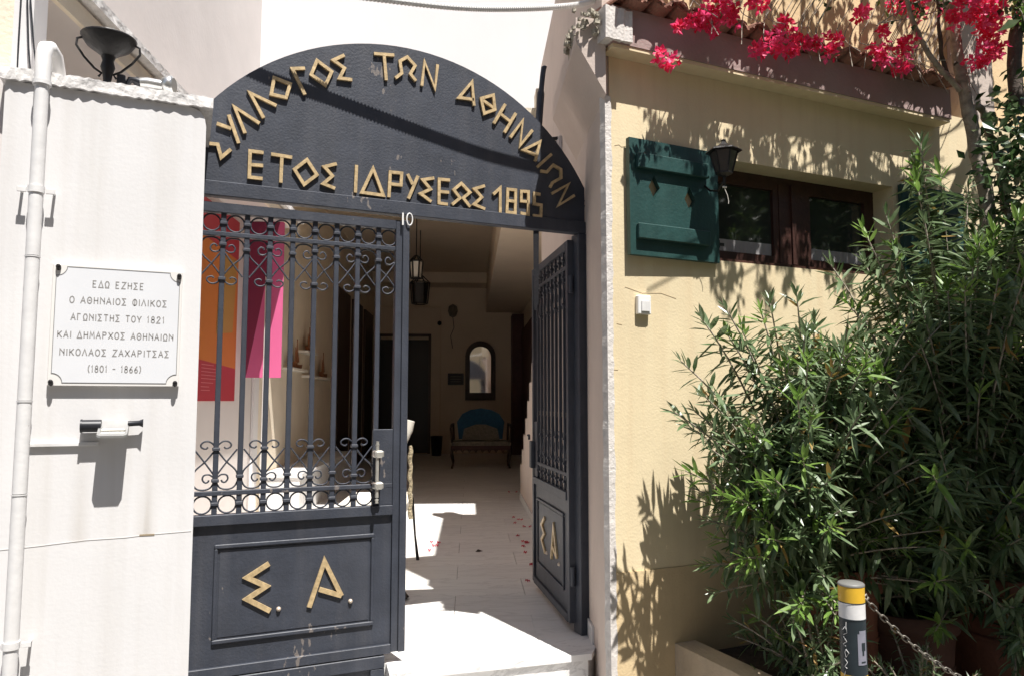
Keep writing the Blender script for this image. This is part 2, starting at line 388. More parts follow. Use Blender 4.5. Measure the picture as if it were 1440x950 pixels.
# ================================================================ PLAQUE
PLX0, PLX1, PLZ0, PLZ1 = -.440, -.012, 1.304, 1.742
pq = thing('memorial_plaque', 'white marble plaque with engraved Greek lines and four dark bolts', 'plaque')
b = MB(); b.cbox(PLX0, PLX1, -.521, -.5, PLZ0, PLZ1, .002); b.obj('slab', 'plaque_back', pq)
b = MB()
a0, a1, c0, c1 = PLX0+.012, PLX1-.010, PLZ0+.012, PLZ1-.008
rr = .034
def arc(cx, cz, t0, t1, r=rr, n=6): return [(cx + r*cos(t0+(t1-t0)*i/n), cz + r*sin(t0+(t1-t0)*i/n)) for i in range(n+1)]
bord = arc(a0, c0, pi/2, 0) + arc(a1, c0, pi, pi/2) + arc(a1, c1, -pi/2, -pi) + arc(a0, c1, 0, -pi/2)
bb = MB(); n_ = len(bord); cx_, cz_ = (a0+a1)/2, (c0+c1)/2
bb.prism(bord, lambda x, z: Vector((x, -.5215, z)), Vector((0, .0005, 0))); bb.obj('face', 'plaque_marble', pq)
b.stroke(bord + [bord[0]], .0022, -.5224, -.5215); b.obj('border_line', 'engraved_line', pq)
G = {
'Α': [[(0,0),(.5,1),(1,0)],[(.2,.36),(.8,.36)]], 'Γ': [[(.1,0),(.1,1),(.8,1)]], 'Δ': [[(0,0),(.5,1),(1,0),(0,0)]],
'Ε': [[(.85,1),(.12,1),(.12,0),(.85,0)],[(.12,.52),(.7,.52)]], 'Ζ': [[(.05,1),(.95,1),(.05,0),(.95,0)]],
'Η': [[(.1,0),(.1,1)],[(.9,0),(.9,1)],[(.1,.52),(.9,.52)]], 'Θ': 'O-', 'Ο': 'O', 'Ι': [[(.5,0),(.5,1)]],
'Κ': [[(.1,0),(.1,1)],[(.95,1),(.12,.42)],[(.35,.58),(1,0)]], 'Λ': [[(0,0),(.5,1),(1,0)]],
'Μ': [[(0,0),(.12,1),(.5,.35),(.88,1),(1,0)]], 'Ν': [[(.05,0),(.05,1),(.95,.3)],[(.95,.0),(.95,1)]],
'Ρ': [[(.1,0),(.1,1),(.7,.98),(.88,.8),(.7,.55),(.1,.52)]], 'Σ': [[(.9,1),(.1,1),(.6,.5),(.1,0),(.95,0)]],
'Τ': [[(0,1),(1,1)],[(.5,1),(.5,0)]], 'Υ': [[(0,1),(.5,.45),(1,1)],[(.5,.45),(.5,0)]], 'Φ': 'OI', 'Χ': [[(0,0),(1,1)],[(0,1),(1,0)]],
'Ω': [[(0,0),(.35,0),(.1,.35),(.05,.65),(.3,.97),(.7,.97),(.95,.65),(.9,.35),(.65,0),(1,0)]],
'1': [[(.3,.8),(.55,1),(.55,0)]], '8': '8', '2': [[(.1,.75),(.3,1),(.7,1),(.9,.75),(.05,0),(.95,0)]], '0': 'O',
'6': [[(.75,1),(.25,.6),(.1,.3),(.3,0),(.7,0),(.9,.25),(.7,.5),(.3,.48),(.12,.3)]], '(': [[(.8,1.1),(.4,.7),(.4,.3),(.8,-.1)]], ')': [[(.2,1.1),(.6,.7),(.6,.3),(.2,-.1)]],
'-': [[(.1,.5),(.9,.5)]]}
def ell(cx, cz, rx, rz, n=10): return [(cx + rx*cos(2*pi*i/n+.3), cz + rz*sin(2*pi*i/n+.3)) for i in range(n)] + [(cx + rx*cos(.3), cz + rz*sin(.3))]
def glyph(ch):
    g_ = G[ch]
    if isinstance(g_, str):
        out = []
        if g_[0] == 'O': out.append(ell(.5, .5, .48, .5))
        if g_ == '8': out = [ell(.5, .75, .32, .26), ell(.5, .26, .4, .27)]
        if g_ == 'O-': out.append([(.25, .5), (.75, .5)])
        if g_ == 'OI': out.append([(.5, -.05), (.5, 1.05)])
        return out
    return g_
lines = [("ΕΔΩ ΕΖΗΣΕ", 1.676, -.315, -.140), ("Ο ΑΘΗΝΑΙΟΣ ΦΙΛΙΚΟΣ", 1.615, -.385, -.060), ("ΑΓΩΝΙΣΤΗΣ ΤΟΥ 1821", 1.553, -.378, -.066),
         ("ΚΑΙ ΔΗΜΑΡΧΟΣ ΑΘΗΝΑΙΩΝ", 1.489, -.418, -.034), ("ΝΙΚΟΛΑΟΣ ΖΑΧΑΡΙΤΣΑΣ", 1.426, -.408, -.046), ("(1801 - 1866)", 1.367, -.318, -.138)]
b = MB(); H_ = .0235
for txt, z, xa, xb in lines:
    tw = sum(.45 if c == 'Ι' else .7 if c in ' 1()' else 1 for c in txt); k = (xb-xa)/tw; x = xa
    for c in txt:
        w = .45 if c == 'Ι' else .7 if c in ' 1()' else 1
        if c != ' ':
            for pl in glyph(c):
                b.stroke([(x + k*w*(.12 + .70*p[0]), z - H_/2 + H_*p[1]) for p in pl], .0034, -.5222, -.5215)
            b.obj('engraved_letter', 'engraved', pq); b = MB()
        x += k*w
for (x, z) in ((PLX0+.018, PLZ1-.012), (PLX1-.012, PLZ1-.02), (PLX0+.012, PLZ0+.012), (PLX1-.013, PLZ0+.012)):
    b = MB(); b.lathe([(0, .012), (.0065, .010), (.0085, .004), (.0085, -.008), (.005, -.018), (0, -.018)], (0, 0, 0), 12, T=Matrix.Translation((x, -.526, z)) @ Matrix.Rotation(radians(60), 4, 'X'))
    b.tube([(x, -.518, z), (x, -.534, z+.004)], .006, 10)
    b.obj('bolt', 'black_iron', pq)

# lamp / fitting below the plaque and its cable duct
fl = thing('wall_floodlight', 'small silver and black floodlight projecting from the white wall under the plaque', 'floodlight', (-.222, -.5, 1.165))
b = MB()
b.prism([(-.048, .012), (.048, .012), (.048, -.112), (.038, -.122), (-.038, -.122), (-.048, -.112)], lambda x, y: Vector((x, y*.92, .006 + y*.42)), Vector((0, 0, .008)))
b.obj('cover_plate', 'silver', fl)
b = MB(); b.cbox(-.040, .042, -.085, 0, -.040, -.014, .004); b.obj('housing', 'steel', fl)
b = MB(); b.tube([(-.100, -.035, -.004), (-.040, -.035, -.004)], .022, 14); b.tube([(-.106, -.035, -.004), (-.100, -.035, -.004)], .024, 14); b.obj('sensor', 'black_plastic', fl)
b = MB(); b.tube([(.045, -.030, .002), (.082, -.030, .004), (.095, -.030, .004)], [.010, .010, .016], 12); b.obj('sensor', 'black_plastic', fl)
b = MB(); b.cbox(-.485, -.27, -.5135, -.4995, 1.088, 1.102, .002)
tag(b.obj('cable_duct', 'white_paint'), 'thin white cable duct from the drain pipe to the floodlight', 'duct')

# brazier lamp and floodlight on the coping
br = thing('iron_brazier', 'black wrought iron bowl lamp with two curved handles on the wall coping', 'lamp', (-.302, -.47, 2.445))
b = MB(); b.lathe([(0, .112), (.022, .116), (.045, .135), (.078, .158), (.094, .182), (.098, .190), (.094, .191), (.06, .165), (0, .15)], n=24); b.obj('bowl', 'black_iron', br)
b = MB(); b.lathe([(.022, 0), (.014, .02), (.018, .05), (.026, .075), (.020, .10), (.026, .118)], n=14); b.obj('stem', 'black_iron', br)
for s_ in (-1, 1):
    b = MB(); b.tube([(s_*.088, 0, .180), (s_*.106, 0, .172), (s_*.108, 0, .145), (s_*.082, 0, .105), (s_*.045, 0, .065), (s_*.02, 0, .05), (s_*.03, 0, .035)], .0045, 8); b.obj('handle', 'black_iron', br)
sf = thing('coping_spotlight', 'silver tubular spotlight lying on the wall coping right of the iron bowl', 'spotlight', (-.225, -.45, 2.475), radians(-4))
b = MB(); b.tube([(.035, 0, .012), (.06, 0, .015), (.115, 0, .012)], [.020, .022, .022], 16); b.obj('barrel', 'silver', sf)
b = MB(); b.tube([(.112, 0, .014), (.125, 0, .016), (.150, -.004, .016), (.157, -.006, .016)], [.024, .036, .038, .030], 18); b.obj('head', 'silver', sf)
b = MB(); b.tube([(-.02, 0, -.02), (0, 0, .02), (.02, 0, .015), (.036, 0, .012)], [.008, .012, .018, .018], 12); b.cbox(-.045, -.015, -.02, .02, -.03, .03, .004); b.obj('mount', 'black_plastic', sf)

# ================================================================ COURTYARD SIDE WALL, HALL
cy = thing('courtyard_building', 'tall pale building enclosing the passage behind the gate, with hall at its end', 'building')
def pbox(o0, o1, s0, s1, z0, z1, name, m, parent, **k):
    b = MB(); b.box(o0, o1, s0, s1, z0, z1, T=PT); return b.obj(name, m, parent, **k)
pbox(-2.6, -2.3, 3.35, 8.05, -.30, 9, 'side_wall', 'grey_wall', cy)
pbox(-2.6, 1.9, 7.9, 8.2, 3.4, 9.5, 'facade', 'white_wall', cy)
pbox(-2.6, -2.298, 8.2, 18.3, -.30, 4.3, 'hall_left_wall', 'beige_wall', cy)
pbox(-2.6, 1.6, 18.0, 18.3, -.30, 4.4, 'hall_back_wall', 'hall_wall', cy)
pbox(1.26, 1.6, 6.2, 18.0, -.30, 4.26, 'hall_right_wall', 'hall_wall', cy)
pbox(-2.6, 1.6, 8.2, 18.3, 4.261, 4.5, 'hall_ceiling', 'ceiling', cy)
pbox(.37, 1.259, 8.6, 17.99, 3.4, 4.25, 'ceiling_beam', 'hall_wall', cy)
pbox(-2.29, .369, 17.2, 17.99, 4.0, 4.25, 'cornice', 'hall_wall', cy)
# narrow canopy along the side wall
pbox(-2.299, -1.855, 3.06, 7.88, 3.08, 3.12, 'canopy_slab', 'grey_wall', cy)
pbox(-1.854, -1.83, 3.05, 7.88, 3.008, 3.098, 'canopy_fascia', 'beige_wall', cy)
pbox(-1.865, -1.785, 3.05, 7.88, 3.123, 3.175, 'canopy_coping', 'coping', cy)
pbox(-2.296, -2.27, 7.93, 8.1, .0, 3.4, 'pilaster', 'white_wall', cy)
pbox(-2.292, -2.24, 8.6, 12.2, 0, .16, 'skirting', 'marble', cy)
# hall doors and furnishings
dr = pbox(-2.18, -1.02, 17.93, 17.985, .02, 2.72, 'hall_door', 'black_door', cy)
pbox(-2.24, -2.181, 17.91, 17.99, 0, 2.8, 'door_frame', 'hall_wood', dr); pbox(-1.019, -.96, 17.91, 17.99, 0, 2.8, 'door_frame', 'hall_wood', dr)
pbox(-2.24, -.96, 17.9, 17.99, 2.801, 2.86, 'door_frame', 'hall_wood', dr)
pbox(-2.24, -.72, 17.93, 17.99, 3.5, 3.54, 'wall_moulding', 'ceiling', cy)
pbox(-.75, -.72, 17.93, 17.99, 0.1, 3.5, 'wall_moulding', 'ceiling', cy)
for (a, c) in ((12.7, 13.9), (14.3, 15.5), (15.9, 17.1)):
    pbox(-2.297, -2.25, a, c, 0, 3.2, 'side_door', 'hall_wood', cy)
pbox(.98, 1.255, 17.4, 17.98, 0, 3.3, 'corner_panel', 'hall_red', cy)
pbox(1.2, 1.255, 9.8, 17.3, 0, 2.9, 'wall_panelling', 'hall_red', cy)
# ---- mirror, settee, bin, sign, lamps
mi = thing('arched_mirror', 'tall arched mirror in a dark frame on the back wall of the hall', 'mirror', C(.235, 17.98, 0), PA)
def archpoly(w, z0, zs, n=14):
    return [(-w, z0), (w, z0)] + [(w*cos(pi*i/n), zs + w*sin(pi*i/n)) for i in range(n+1)]
b = MB(); outer = archpoly(.365, 1.27, 2.33); inner = archpoly(.255, 1.45, 2.31)
n_ = len(outer)
A = [Vector((x, -.09, z)) for x, z in outer]; B = [Vector((x, -.09, z)) for x, z in inner]; D = [Vector((x, 0, z)) for x, z in outer]; E_ = [Vector((x, -.04, z)) for x, z in inner]
b.add(A+B+D+E_, [(i, (i+1) % n_, n_+(i+1) % n_, n_+i) for i in range(n_)] + [(i, 2*n_+i, 2*n_+(i+1) % n_, (i+1) % n_) for i in range(n_)] + [(n_+i, n_+(i+1) % n_, 3*n_+(i+1) % n_, 3*n_+i) for i in range(n_)])
b.obj('frame', 'hall_wood', mi)
b = MB(); b.prism(archpoly(.26, 1.44, 2.31), lambda x, z: Vector((x, -.045, z)), Vector((0, .02, 0))); b.obj('glass', 'mirror', mi)
st = thing('settee', 'carved settee with a blue arched cushion under the mirror at the hall end', 'settee', C(.20, 14.2, 0), PA)
b = MB(); b.cbox(-.55, .55, -.28, .28, .40, .50, .02); b.obj('seat', 'settee_fabric', st)
b = MB(); b.prism([(-.42, .52), (.42, .52), (.46, .85), (.36, 1.0), (.2, 1.08), (0, 1.11), (-.2, 1.08), (-.36, 1.0), (-.46, .85)], lambda x, z: Vector((x, .20 + (z-.5)*.12, z)), Vector((0, .07, 0))); b.obj('backrest', 'blue_cushion', st)
b = MB(); b.prism([(-.36, .51), (.36, .51), (.32, .72), (.1, .80), (-.1, .80), (-.32, .72)], lambda x, z: Vector((x, .08, z)), Vector((0, .1, 0))); b.obj('cushion', 'settee_fabric', st)
for s_ in (-1, 1):
    b = MB(); b.tube([(s_*.52, .27, .5), (s_*.53, .25, .82), (s_*.56, .1, .80), (s_*.57, -.2, .74), (s_*.56, -.27, .70), (s_*.54, -.26, .48)], .022, 8); b.obj('armrest', 'hall_wood', st)
    for y in (-.25, .25):
        b = MB(); b.tube([(s_*.53, y, .42), (s_*.55, y, .25), (s_*.52, y, .1), (s_*.54, y, 0)], [.03, .025, .018, .024], 8); b.obj('leg', 'hall_wood', st)
b = MB(); b.cbox(-.55, .55, -.30, -.281, .34, .42, .01)
for i in range(9): b.tube([(-.5+i*.125, -.30, .36), (-.47+i*.125, -.305, .30), (-.44+i*.125, -.30, .36)], .012, 6)
b.obj('apron', 'hall_red', st)
b = MB(); b.lathe([(.11, 0), (.14, .42), (.145, .42), (.145, .45), (.125, .45), (.10, .02), (0, .02)], n=18)
o = tag(b.obj('waste_bin', 'black_plastic'), 'black waste bin between the dark door and the settee', 'bin'); o.location = C(-.78, 17.3, 0)
fs = thing('framed_notice', 'small dark framed notice left of the arched mirror', 'frame', C(-.36, 17.98, 1.78), PA)
b = MB(); b.cbox(-.19, .19, -.03, 0, -.14, .14, .005); b.obj('frame', 'black_iron', fs)
b = MB()
for z in (-.06, .0, .06): b.box(-.13, .13, -.034, -.031, z-.006, z+.006)
b.obj('text_line', 'settee_fabric', fs)
wl = thing('wall_lamp', 'oval pale wall lamp with dangling cord high on the hall back wall', 'lamp', C(-.44, 17.98, 3.42), PA)
b = MB(); b.lathe([(0, -.16), (.08, -.12), (.12, 0), (.10, .12), (0, .18)], n=16); b.obj('shade', 'settee_fabric', wl)
b = MB(); b.tube([(0, -.02, -.15), (.03, -.02, -.4), (-.05, -.02, -.6), (.0, -.02, -.9)], .008, 6); b.tube([(0, .02, .0), (0, -.05, .0)], .03, 8); b.obj('cord', 'black_iron', wl)
b = MB(); b.lathe([(0, -.06), (.05, -.03), (.05, .03), (0, .06)], n=12)
o = tag(b.obj('wall_bell', 'black_iron'), 'small round black bell on the hall wall above the dark door', 'bell'); o.location = C(-.76+.0, 17.9, 3.12)
def hang_lantern(loc, ztop, w, h, matg, label, glassm):
    t = thing('hanging_lantern', label, 'lantern', loc, PA, 'lanterns hanging in the hall')
    z0 = loc.z
    b = MB(); b.tube([(0, 0, h), (0, 0, ztop-z0)], .008, 6); b.obj('chain', 'black_iron', t)
    b = MB()
    for i in range(6):
        a = pi*i/3
        b.tube([(w*.8*cos(a), w*.8*sin(a), 0), (w*cos(a), w*sin(a), h*.75), (w*.2*cos(a), w*.2*sin(a), h)], .012, 6)
    for z, k in ((0, .8), (h*.75, 1)):
        b.tube([(w*k*cos(pi*i/3), w*k*sin(pi*i/3), z) for i in range(6)], .012, 6, closed=True)
    b.obj('frame', 'black_iron', t)
    b = MB(); b.lathe([(w*.7, .02), (w*.9, h*.72)], n=6, smooth=False); b.obj('glass', glassm, t)
hang_lantern(C(-.82, 11, 3.07), 4.26, .10, .34, None, 'pale glass lantern hanging in the hall nearest the gate post', 'cream')
hang_lantern(C(-.90, 13, 2.95), 4.26, .17, .5, None, 'dark iron lantern hanging lower in the hall, right of the pale one', 'black_iron')

# ---- banners, pole, shelves with ships
bn = thing('orange_banner', 'orange and crimson exhibition banner hanging nearest the gate on the left wall', 'banner')
bx = -2.285
def BP(s, z, off=0): return PT @ Vector((bx + off, s, z))
b = MB()
def bpoly(pts, mi_, off=0): b.add([BP(s, z, off) for s, z in pts], [tuple(range(len(pts)))], mi_)
zt, zb_ = 3.0, 1.25
b.box(-2.299, bx-.001, 5.4, 7.33, zb_, zt, 2, T=PT)
bpoly([(5.4, 1.64), (7.33, 1.56), (7.33, 2.62), (5.4, 2.72)], 0)
bpoly([(5.4, zb_), (7.33, zb_), (7.33, 1.56), (5.4, 1.64)], 2)
bpoly([(5.4, 2.72), (6.4, 2.66), (6.0, zt), (5.4, zt)], 3)
bpoly([(6.4, 2.66), (7.33, 2.62), (7.33, zt), (6.0, zt)], 2)
bpoly([(6.75, 1.85), (7.2, 1.9), (7.28, 2.60), (6.80, 2.60)], 1, .003)
b.obj('cloth', ['orange_print', 'ochre_print', 'crimson_print', 'beige_wall'], bn)
b = MB()
for i, z in enumerate([1.34, 1.37, 1.405, 1.44, 1.47, 1.50, 1.53, 1.56]):
    b.box(-2.284, -2.2835, 6.42, 6.42 + [.22, .2, .3, .5, .45, .42, .35, .3][i], z, z+.006, T=PT)
for z in (1.42, 1.46, 1.49): b.box(-2.284, -2.2835, 5.75, 6.0, z, z+.005, T=PT)
b.tube([PT @ Vector((-2.283, 6.27 + .07*cos(2*pi*i/16), 1.45 + .12*sin(2*pi*i/16))) for i in range(16)], .005, 4, closed=True)
b.obj('printed_text', 'print_line', bn)
pk = thing('pink_banner', 'maroon and pink banner hanging behind the orange banner', 'banner')
b = MB(); S2 = 7.6
def Q(o, z, d=0): return PT @ Vector((o, S2 - d, z))
b.box(-2.298, -1.915, S2+.0005, S2+.006, 1.484, 3.2, 0, T=PT)
b.add([Q(-2.298, 1.484), Q(-2.265, 1.484), Q(-2.02, 2.85), Q(-1.93, 3.2), Q(-2.298, 3.2)], [(0, 1, 2, 3, 4)], 1)
b.add([Q(-2.265, 1.484), Q(-1.915, 1.484), Q(-1.915, 3.2), Q(-1.93, 3.2), Q(-2.02, 2.85)], [(0, 1, 2, 3, 4)], 0)
b.obj('cloth', ['magenta_print', 'maroon_print'], pk)
b = MB(); b.tube([Q(-2.30, 3.21), Q(-1.89, 3.21)], .012, 8); b.obj('top_rod', 'white_paint', pk)
b = MB(); b.tube([C(-2.03, 7.4, 0), C(-2.03, 7.4, 2.5)], .011, 10); tag(b.obj('white_pole', 'white_paint'), 'thin white upright pole in front of the pink banner', 'pole')
wb = thing('marble_bench', 'low white marble ledge along the left wall behind the gate', 'bench', (0, 0, 0))
pbox(-2.26, -1.86, 8.3, 12.0, .0, .42, 'base', 'marble', wb); pbox(-2.28, -1.83, 8.28, 12.02, .421, .46, 'seat', 'marble', wb)
def shelf(s0, s1, z, label):
    b = MB(); b.box(-2.296, -2.16, s0, s1, z-.03, z, T=PT); return tag(b.obj('wall_shelf', 'cream'), label, 'shelf', 'ship shelves')
def ship(s, z, k, label):
    t = thing('model_ship', label, 'model ship', C(-2.22, s, z), PA + pi/2, 'model ships on the left wall'); t.scale = (k, k, k)
    b = MB(); b.prism([(-.16, 0), (.16, 0), (.21, .07), (.10, .055), (-.12, .055), (-.22, .09)], lambda x, zz: Vector((x, -.03, zz)), Vector((0, .06, 0))); b.obj('hull', 'ship_wood', t)
    b = MB(); b.tube([(0, 0, .05), (0, 0, .42)], .008, 6); b.tube([(-.12, 0, .05), (-.12, 0, .3)], .006, 6); b.obj('mast', 'ship_wood', t)
    b = MB(); b.prism([(-.16, .09), (.005, .09), (.005, .40)], lambda x, zz: Vector((x, -.002, zz)), Vector((0, .004, 0))); b.prism([(.02, .09), (.15, .1), (.02, .35)], lambda x, zz: Vector((x, .003, zz)), Vector((0, .004, 0))); b.obj('sail', 'ship_wood', t)
shelf(9.2, 10.0, 1.66, 'short pale shelf next to the pink banner'); shelf(10.2, 11.9, 1.60, 'long low shelf on the left wall holding the far ship'); shelf(9.95, 10.6, 1.92, 'raised short shelf under the tallest model ship')
ship(9.6, 1.66, .9, 'brown model ship on the shelf next to the pink banner'); ship(10.3, 1.92, .8, 'brown model ship on the raised shelf, in the middle'); ship(11.3, 1.60, .9, 'brown model ship on the long low shelf, farthest from the gate')

# ---- ornate chair seen end-on behind the left leaf
oc = thing('ornate_chair', 'ornate gold and black chair with pale rolled top, half hidden by the gate leaf', 'chair', C(-.43, 5.0, 0), PA)
b = MB(); b.tube([(-.02, .0, .98), (.015, .0, 1.06), (.03, .0, 1.12)], [.032, .034, .030], 12); b.tube([(-.045, 0, .95), (-.02, 0, .98)], [.026, .034], 12)
b.obj('rolled_top', 'cream', oc)
b = MB(); pts = []
for i in range(15): pts.append((.028 + .005*sin(i*1.9), .05 + .004*i, .95 - i*.035))
b.tube(pts, [.011 + .006*abs(sin(i*2.3)) for i in range(15)], 8); b.obj('carved_side', 'gold_carving', oc)
b = MB(); b.tube([(-.03, 0, .96), (-.035, .02, .6), (-.04, 0, .3), (-.03, -.1, .08), (0, -.16, .03), (.02, -.17, 0)], [.035, .03, .026, .026, .03, .034], 10); b.obj('leg', 'black_iron', oc)
b = MB(); b.tube([(-.02, .9, .5), (.0, .95, .2), (.02, 1.0, .0)], [.012, .008, .014], 8); b.obj('leg', 'black_iron', oc)
b = MB(); b.tube([(-.3, .0, .5), (-.3, 0, 0)], .02, 8); b.obj('leg', 'black_iron', oc)
b = MB(); b.tube([(-.3, .9, .5), (-.3, .9, 0)], .02, 8); b.obj('leg', 'black_iron', oc)
b = MB(); b.cbox(-.5, -.02, 0, .95, .45, .54, .02); b.obj('seat', 'cream', oc)

# ================================================================ YELLOW BUILDING
yb = thing('yellow_house', 'yellow plastered house with tiled eave and shuttered window right of the gate', 'house')
YF = -.57
# lower front wall with window opening, thickness .3 inward (+Y)
WX0, WX1, WZ0, WZ1 = 2.50, 3.84, 1.975, 2.522
b = MB()
XR = 6.5
def wallbox(x0, x1, z0, z1): b.box(x0, x1, YF, YF+.3, z0, z1)
b.prism([(1.872, YF), (WX0, YF), (WX0, YF+.3), (1.99, YF+.3)], lambda x, y: Vector((x, y, .45)), Vector((0, 0, 2.6))); wallbox(WX1, XR, .45, 3.05); wallbox(WX0, WX1, .45, WZ0); wallbox(WX0, WX1, WZ1, 3.05)
b.obj('front_wall', 'yellow_plaster', yb)
b = MB(); b.prism([(1.872, YF-.006), (XR, YF-.006), (XR, YF+.3), (1.99, YF+.3)], lambda x, y: Vector((x, y, -.33)), Vector((0, 0, .779))); b.obj('plinth', 'yellow_plinth', yb)
# rough white corner strip
rd = random.Random(5); b = MB(); vs = []; n = 70
for i in range(n+1):
    z = -.33 + (2.74+.33)*i/n; e = rd.uniform(-.004, .004)
    bow = .012*max(0, (0.2-z)) 
    vs += [(1.836 + rd.uniform(-.002, .002) + bow, YF + .03, z), (1.843 + bow, YF - .0085, z), (1.878 + e + bow, YF - .0085, z), (1.88 + bow, YF + .05, z)]
fs = [(0, 1, 2, 3), tuple(4*n + k for k in (3, 2, 1, 0))]
for i in range(n):
    for k in range(4): fs.append((4*i+k, 4*i+(k+1) % 4, 4*i+4+(k+1) % 4, 4*i+4+k))
b.add(vs, fs); b.obj('corner_edge', 'white_edge', yb)
# side wall along the passage
b = MB(); b.prism([(1.8415, -.562), (1.8415 + 3.16*.3551, -.562 + 3.16*.9348), (2.2 + 3.16*.3551, -.562 + 3.0*.9348), (2.2, -.562)], lambda x, y: Vector((x, y, -.34)), Vector((0, 0, 4.69)))
b.obj('side_wall', 'pink_plaster', yb)
b = MB(); 
for i in range(9):
    b.box(.643, .80, 6.902+i*.30, 7.2+i*.30, -.02, 2.05-i*.20, T=PT)
b.obj('stair_wall', 'pink_plaster', yb)
b = MB(); b.box(.632, .642, 3.9, 9.6, 0, .09, T=PT); b.obj('skirting', 'marble', yb)
pbox(.44, .60, 6.75, 6.9, 3.0, 4.0, 'parapet', 'far_beige', yb); pbox(.601, .70, 6.7, 6.9, 2.9, 4.17, 'parapet', 'far_beige', yb)
b = MB(); b.box(.95, 1.6, 6.2, 8.2, 3.9, 4.15, T=PT); b.obj('stair_shade_slab', 'far_beige', yb)  # hidden slab added to keep the space behind the stair wall dark
# upper wall
b = MB(); b.prism([(1.895, -.46), (XR, -.46), (XR, -.2), (2.01, -.2)], lambda x, y: Vector((x, y, 3.051)), Vector((0, 0, 2.55))); b.obj('upper_wall', 'orange_plaster', yb)
b = MB(); b.box(4.55, 4.85, -.56, -.461, 1.0, 5.6); b.obj('pilaster', 'pink_plaster', yb)
# fascia and soffit
b = MB(); b.box(1.83, 4.25, YF-.105, YF-.001, 2.965, 3.15); b.obj('fascia', 'fascia', yb)
b = MB(); b.box(1.835, 4.24, YF-.10, YF-.002, 2.945, 2.964); b.obj('soffit', 'yellow_plaster', yb)
rough_bar(1.78, 1.93, YF-.125, YF+.02, 2.97, 3.13, 10, .004, 'white_edge', yb, 'fascia_end', 9)
# side cornice with broken plaster
b = MB()
b.prism([(.645, 2.72), (.645, 3.10), (.50, 3.10), (.50, 2.98)], lambda o_, z: C(o_, 3.42, z), ES*1.0); b.obj('side_cornice', 'pink_plaster', yb)
rd = random.Random(11); b = MB()
for i in range(110):
    p = C(.50 + rd.uniform(-.02, .10), 3.40 + rd.uniform(-.04, .35), 3.04 + rd.uniform(-.03, .07)); r = rd.uniform(.006, .018)
    vs = [p + Vector((rd.uniform(.5, 1)*r*x, rd.uniform(.5, 1)*r*y, rd.uniform(.5, 1)*r*z)) for x in (-1, 1) for y in (-1, 1) for z in (-1, 1)]
    b.add(vs, [(0,1,3,2),(4,6,7,5),(0,4,5,1),(2,3,7,6),(0,2,6,4),(1,5,7,3)])
b.obj('broken_plaster', 'rubble', yb, kind='stuff')
# roof tiles of the eave: half-round
def tile_mesh(seed):
    rd = random.Random(seed); b = MB(); n = 8; vs = []
    for y, r, z in ((-.165, .060, 0), (.12, .054, .05)):
        for k in range(n+1):
            t = pi*k/n; vs.append((cos(t)*r, y + rd.uniform(-.004, .004), z + sin(t)*r*.62)); 
        for k in range(n+1):
            t = pi*(n-k)/n; vs.append((cos(t)*(r-.012), y, z + sin(t)*(r-.012)*.62 - .004))
    m2 = 2*(n+1); fs = [tuple(range(m2)), tuple(range(2*m2-1, m2-1, -1))] + [(i, (i+1) % m2, m2+(i+1) % m2, m2+i) for i in range(m2)]
    b.add(vs, fs); return b.mesh('roof_tile', 'clay')
TM = [tile_mesh(i) for i in range(3)]
for i in range(19):
    x = 1.90 + i*.130
    t = link('roof_tile', TM[i % 3], yb, (x, YF-.02 + random.uniform(-.008, .008), 3.165 + random.uniform(-.004, .004)), (0, random.uniform(-.04, .04), random.uniform(-.03, .03)))
    if i < 18:
        t = link('roof_tile', TM[(i+1) % 3], yb, (x+.065, YF-.005 + random.uniform(-.008, .008), 3.196), (0, pi + random.uniform(-.04, .04), 0)); t.scale = (1.02, 1, 1)
# mortar bed behind the tiles
b = MB(); b.box(1.86, 4.25, YF-.04, -.461, 3.151, 3.20); b.obj('eave_bed', 'clay', yb)
# tiles along the top of the side wall
# window
wf = MB(); yw = -.43
wf.box(WX0, WX1, yw, yw+.05, WZ0, WZ0+.045); wf.box(WX0, WX1, yw, yw+.05, WZ1-.04, WZ1)
wf.box(WX0, WX0+.05, yw+.001, yw+.049, WZ0+.045, WZ1-.04); wf.box(WX1-.05, WX1, yw+.001, yw+.049, WZ0+.045, WZ1-.04)
win = wf.obj('window', 'wood_dark', yb)
b = MB(); b.box(3.07, 3.27, yw-.012, yw+.04, WZ0+.046, WZ1-.041); b.box(3.155, 3.185, yw-.024, yw-.0125, WZ0+.046, WZ1-.041); b.obj('mullion', 'wood_dark', win)
b = MB(); b.box(WX0, WX1, YF+.01, yw-.001, WZ0+.0005, WZ0+.016); b.obj('sill', 'wood_dark', win)
for xa, xb in ((WX0+.05, 3.07), (3.27, WX1-.05)):
    b = MB(); z0, z1 = WZ0+.047, WZ1-.042
    b.box(xa+.001, xb-.001, yw-.008, yw+.03, z0, z0+.04); b.box(xa+.001, xb-.001, yw-.008, yw+.03, z1-.04, z1); b.box(xa+.001, xa+.04, yw-.007, yw+.029, z0+.04, z1-.04); b.box(xb-.04, xb-.001, yw-.007, yw+.029, z0+.04, z1-.04)
    b.obj('casement', 'wood_dark', win)
    b = MB(); b.box(xa+.04, xb-.04, yw+.012, yw+.016, z0+.04, z1-.04); b.obj('pane', 'glass', win)
    b = MB(); n = 30
    vs = []; 
    for i in range(n+1):
        x = xa + .045 + (xb-xa-.09)*i/n; y = yw + .009 + .002*sin(i*1.7)
        vs += [(x, y, z0+.041), (x, y, z0+.11)]
    b.add(vs, [(2*i, 2*i+2, 2*i+3, 2*i+1) for i in range(n)]); b.obj('curtain', 'curtain', win)
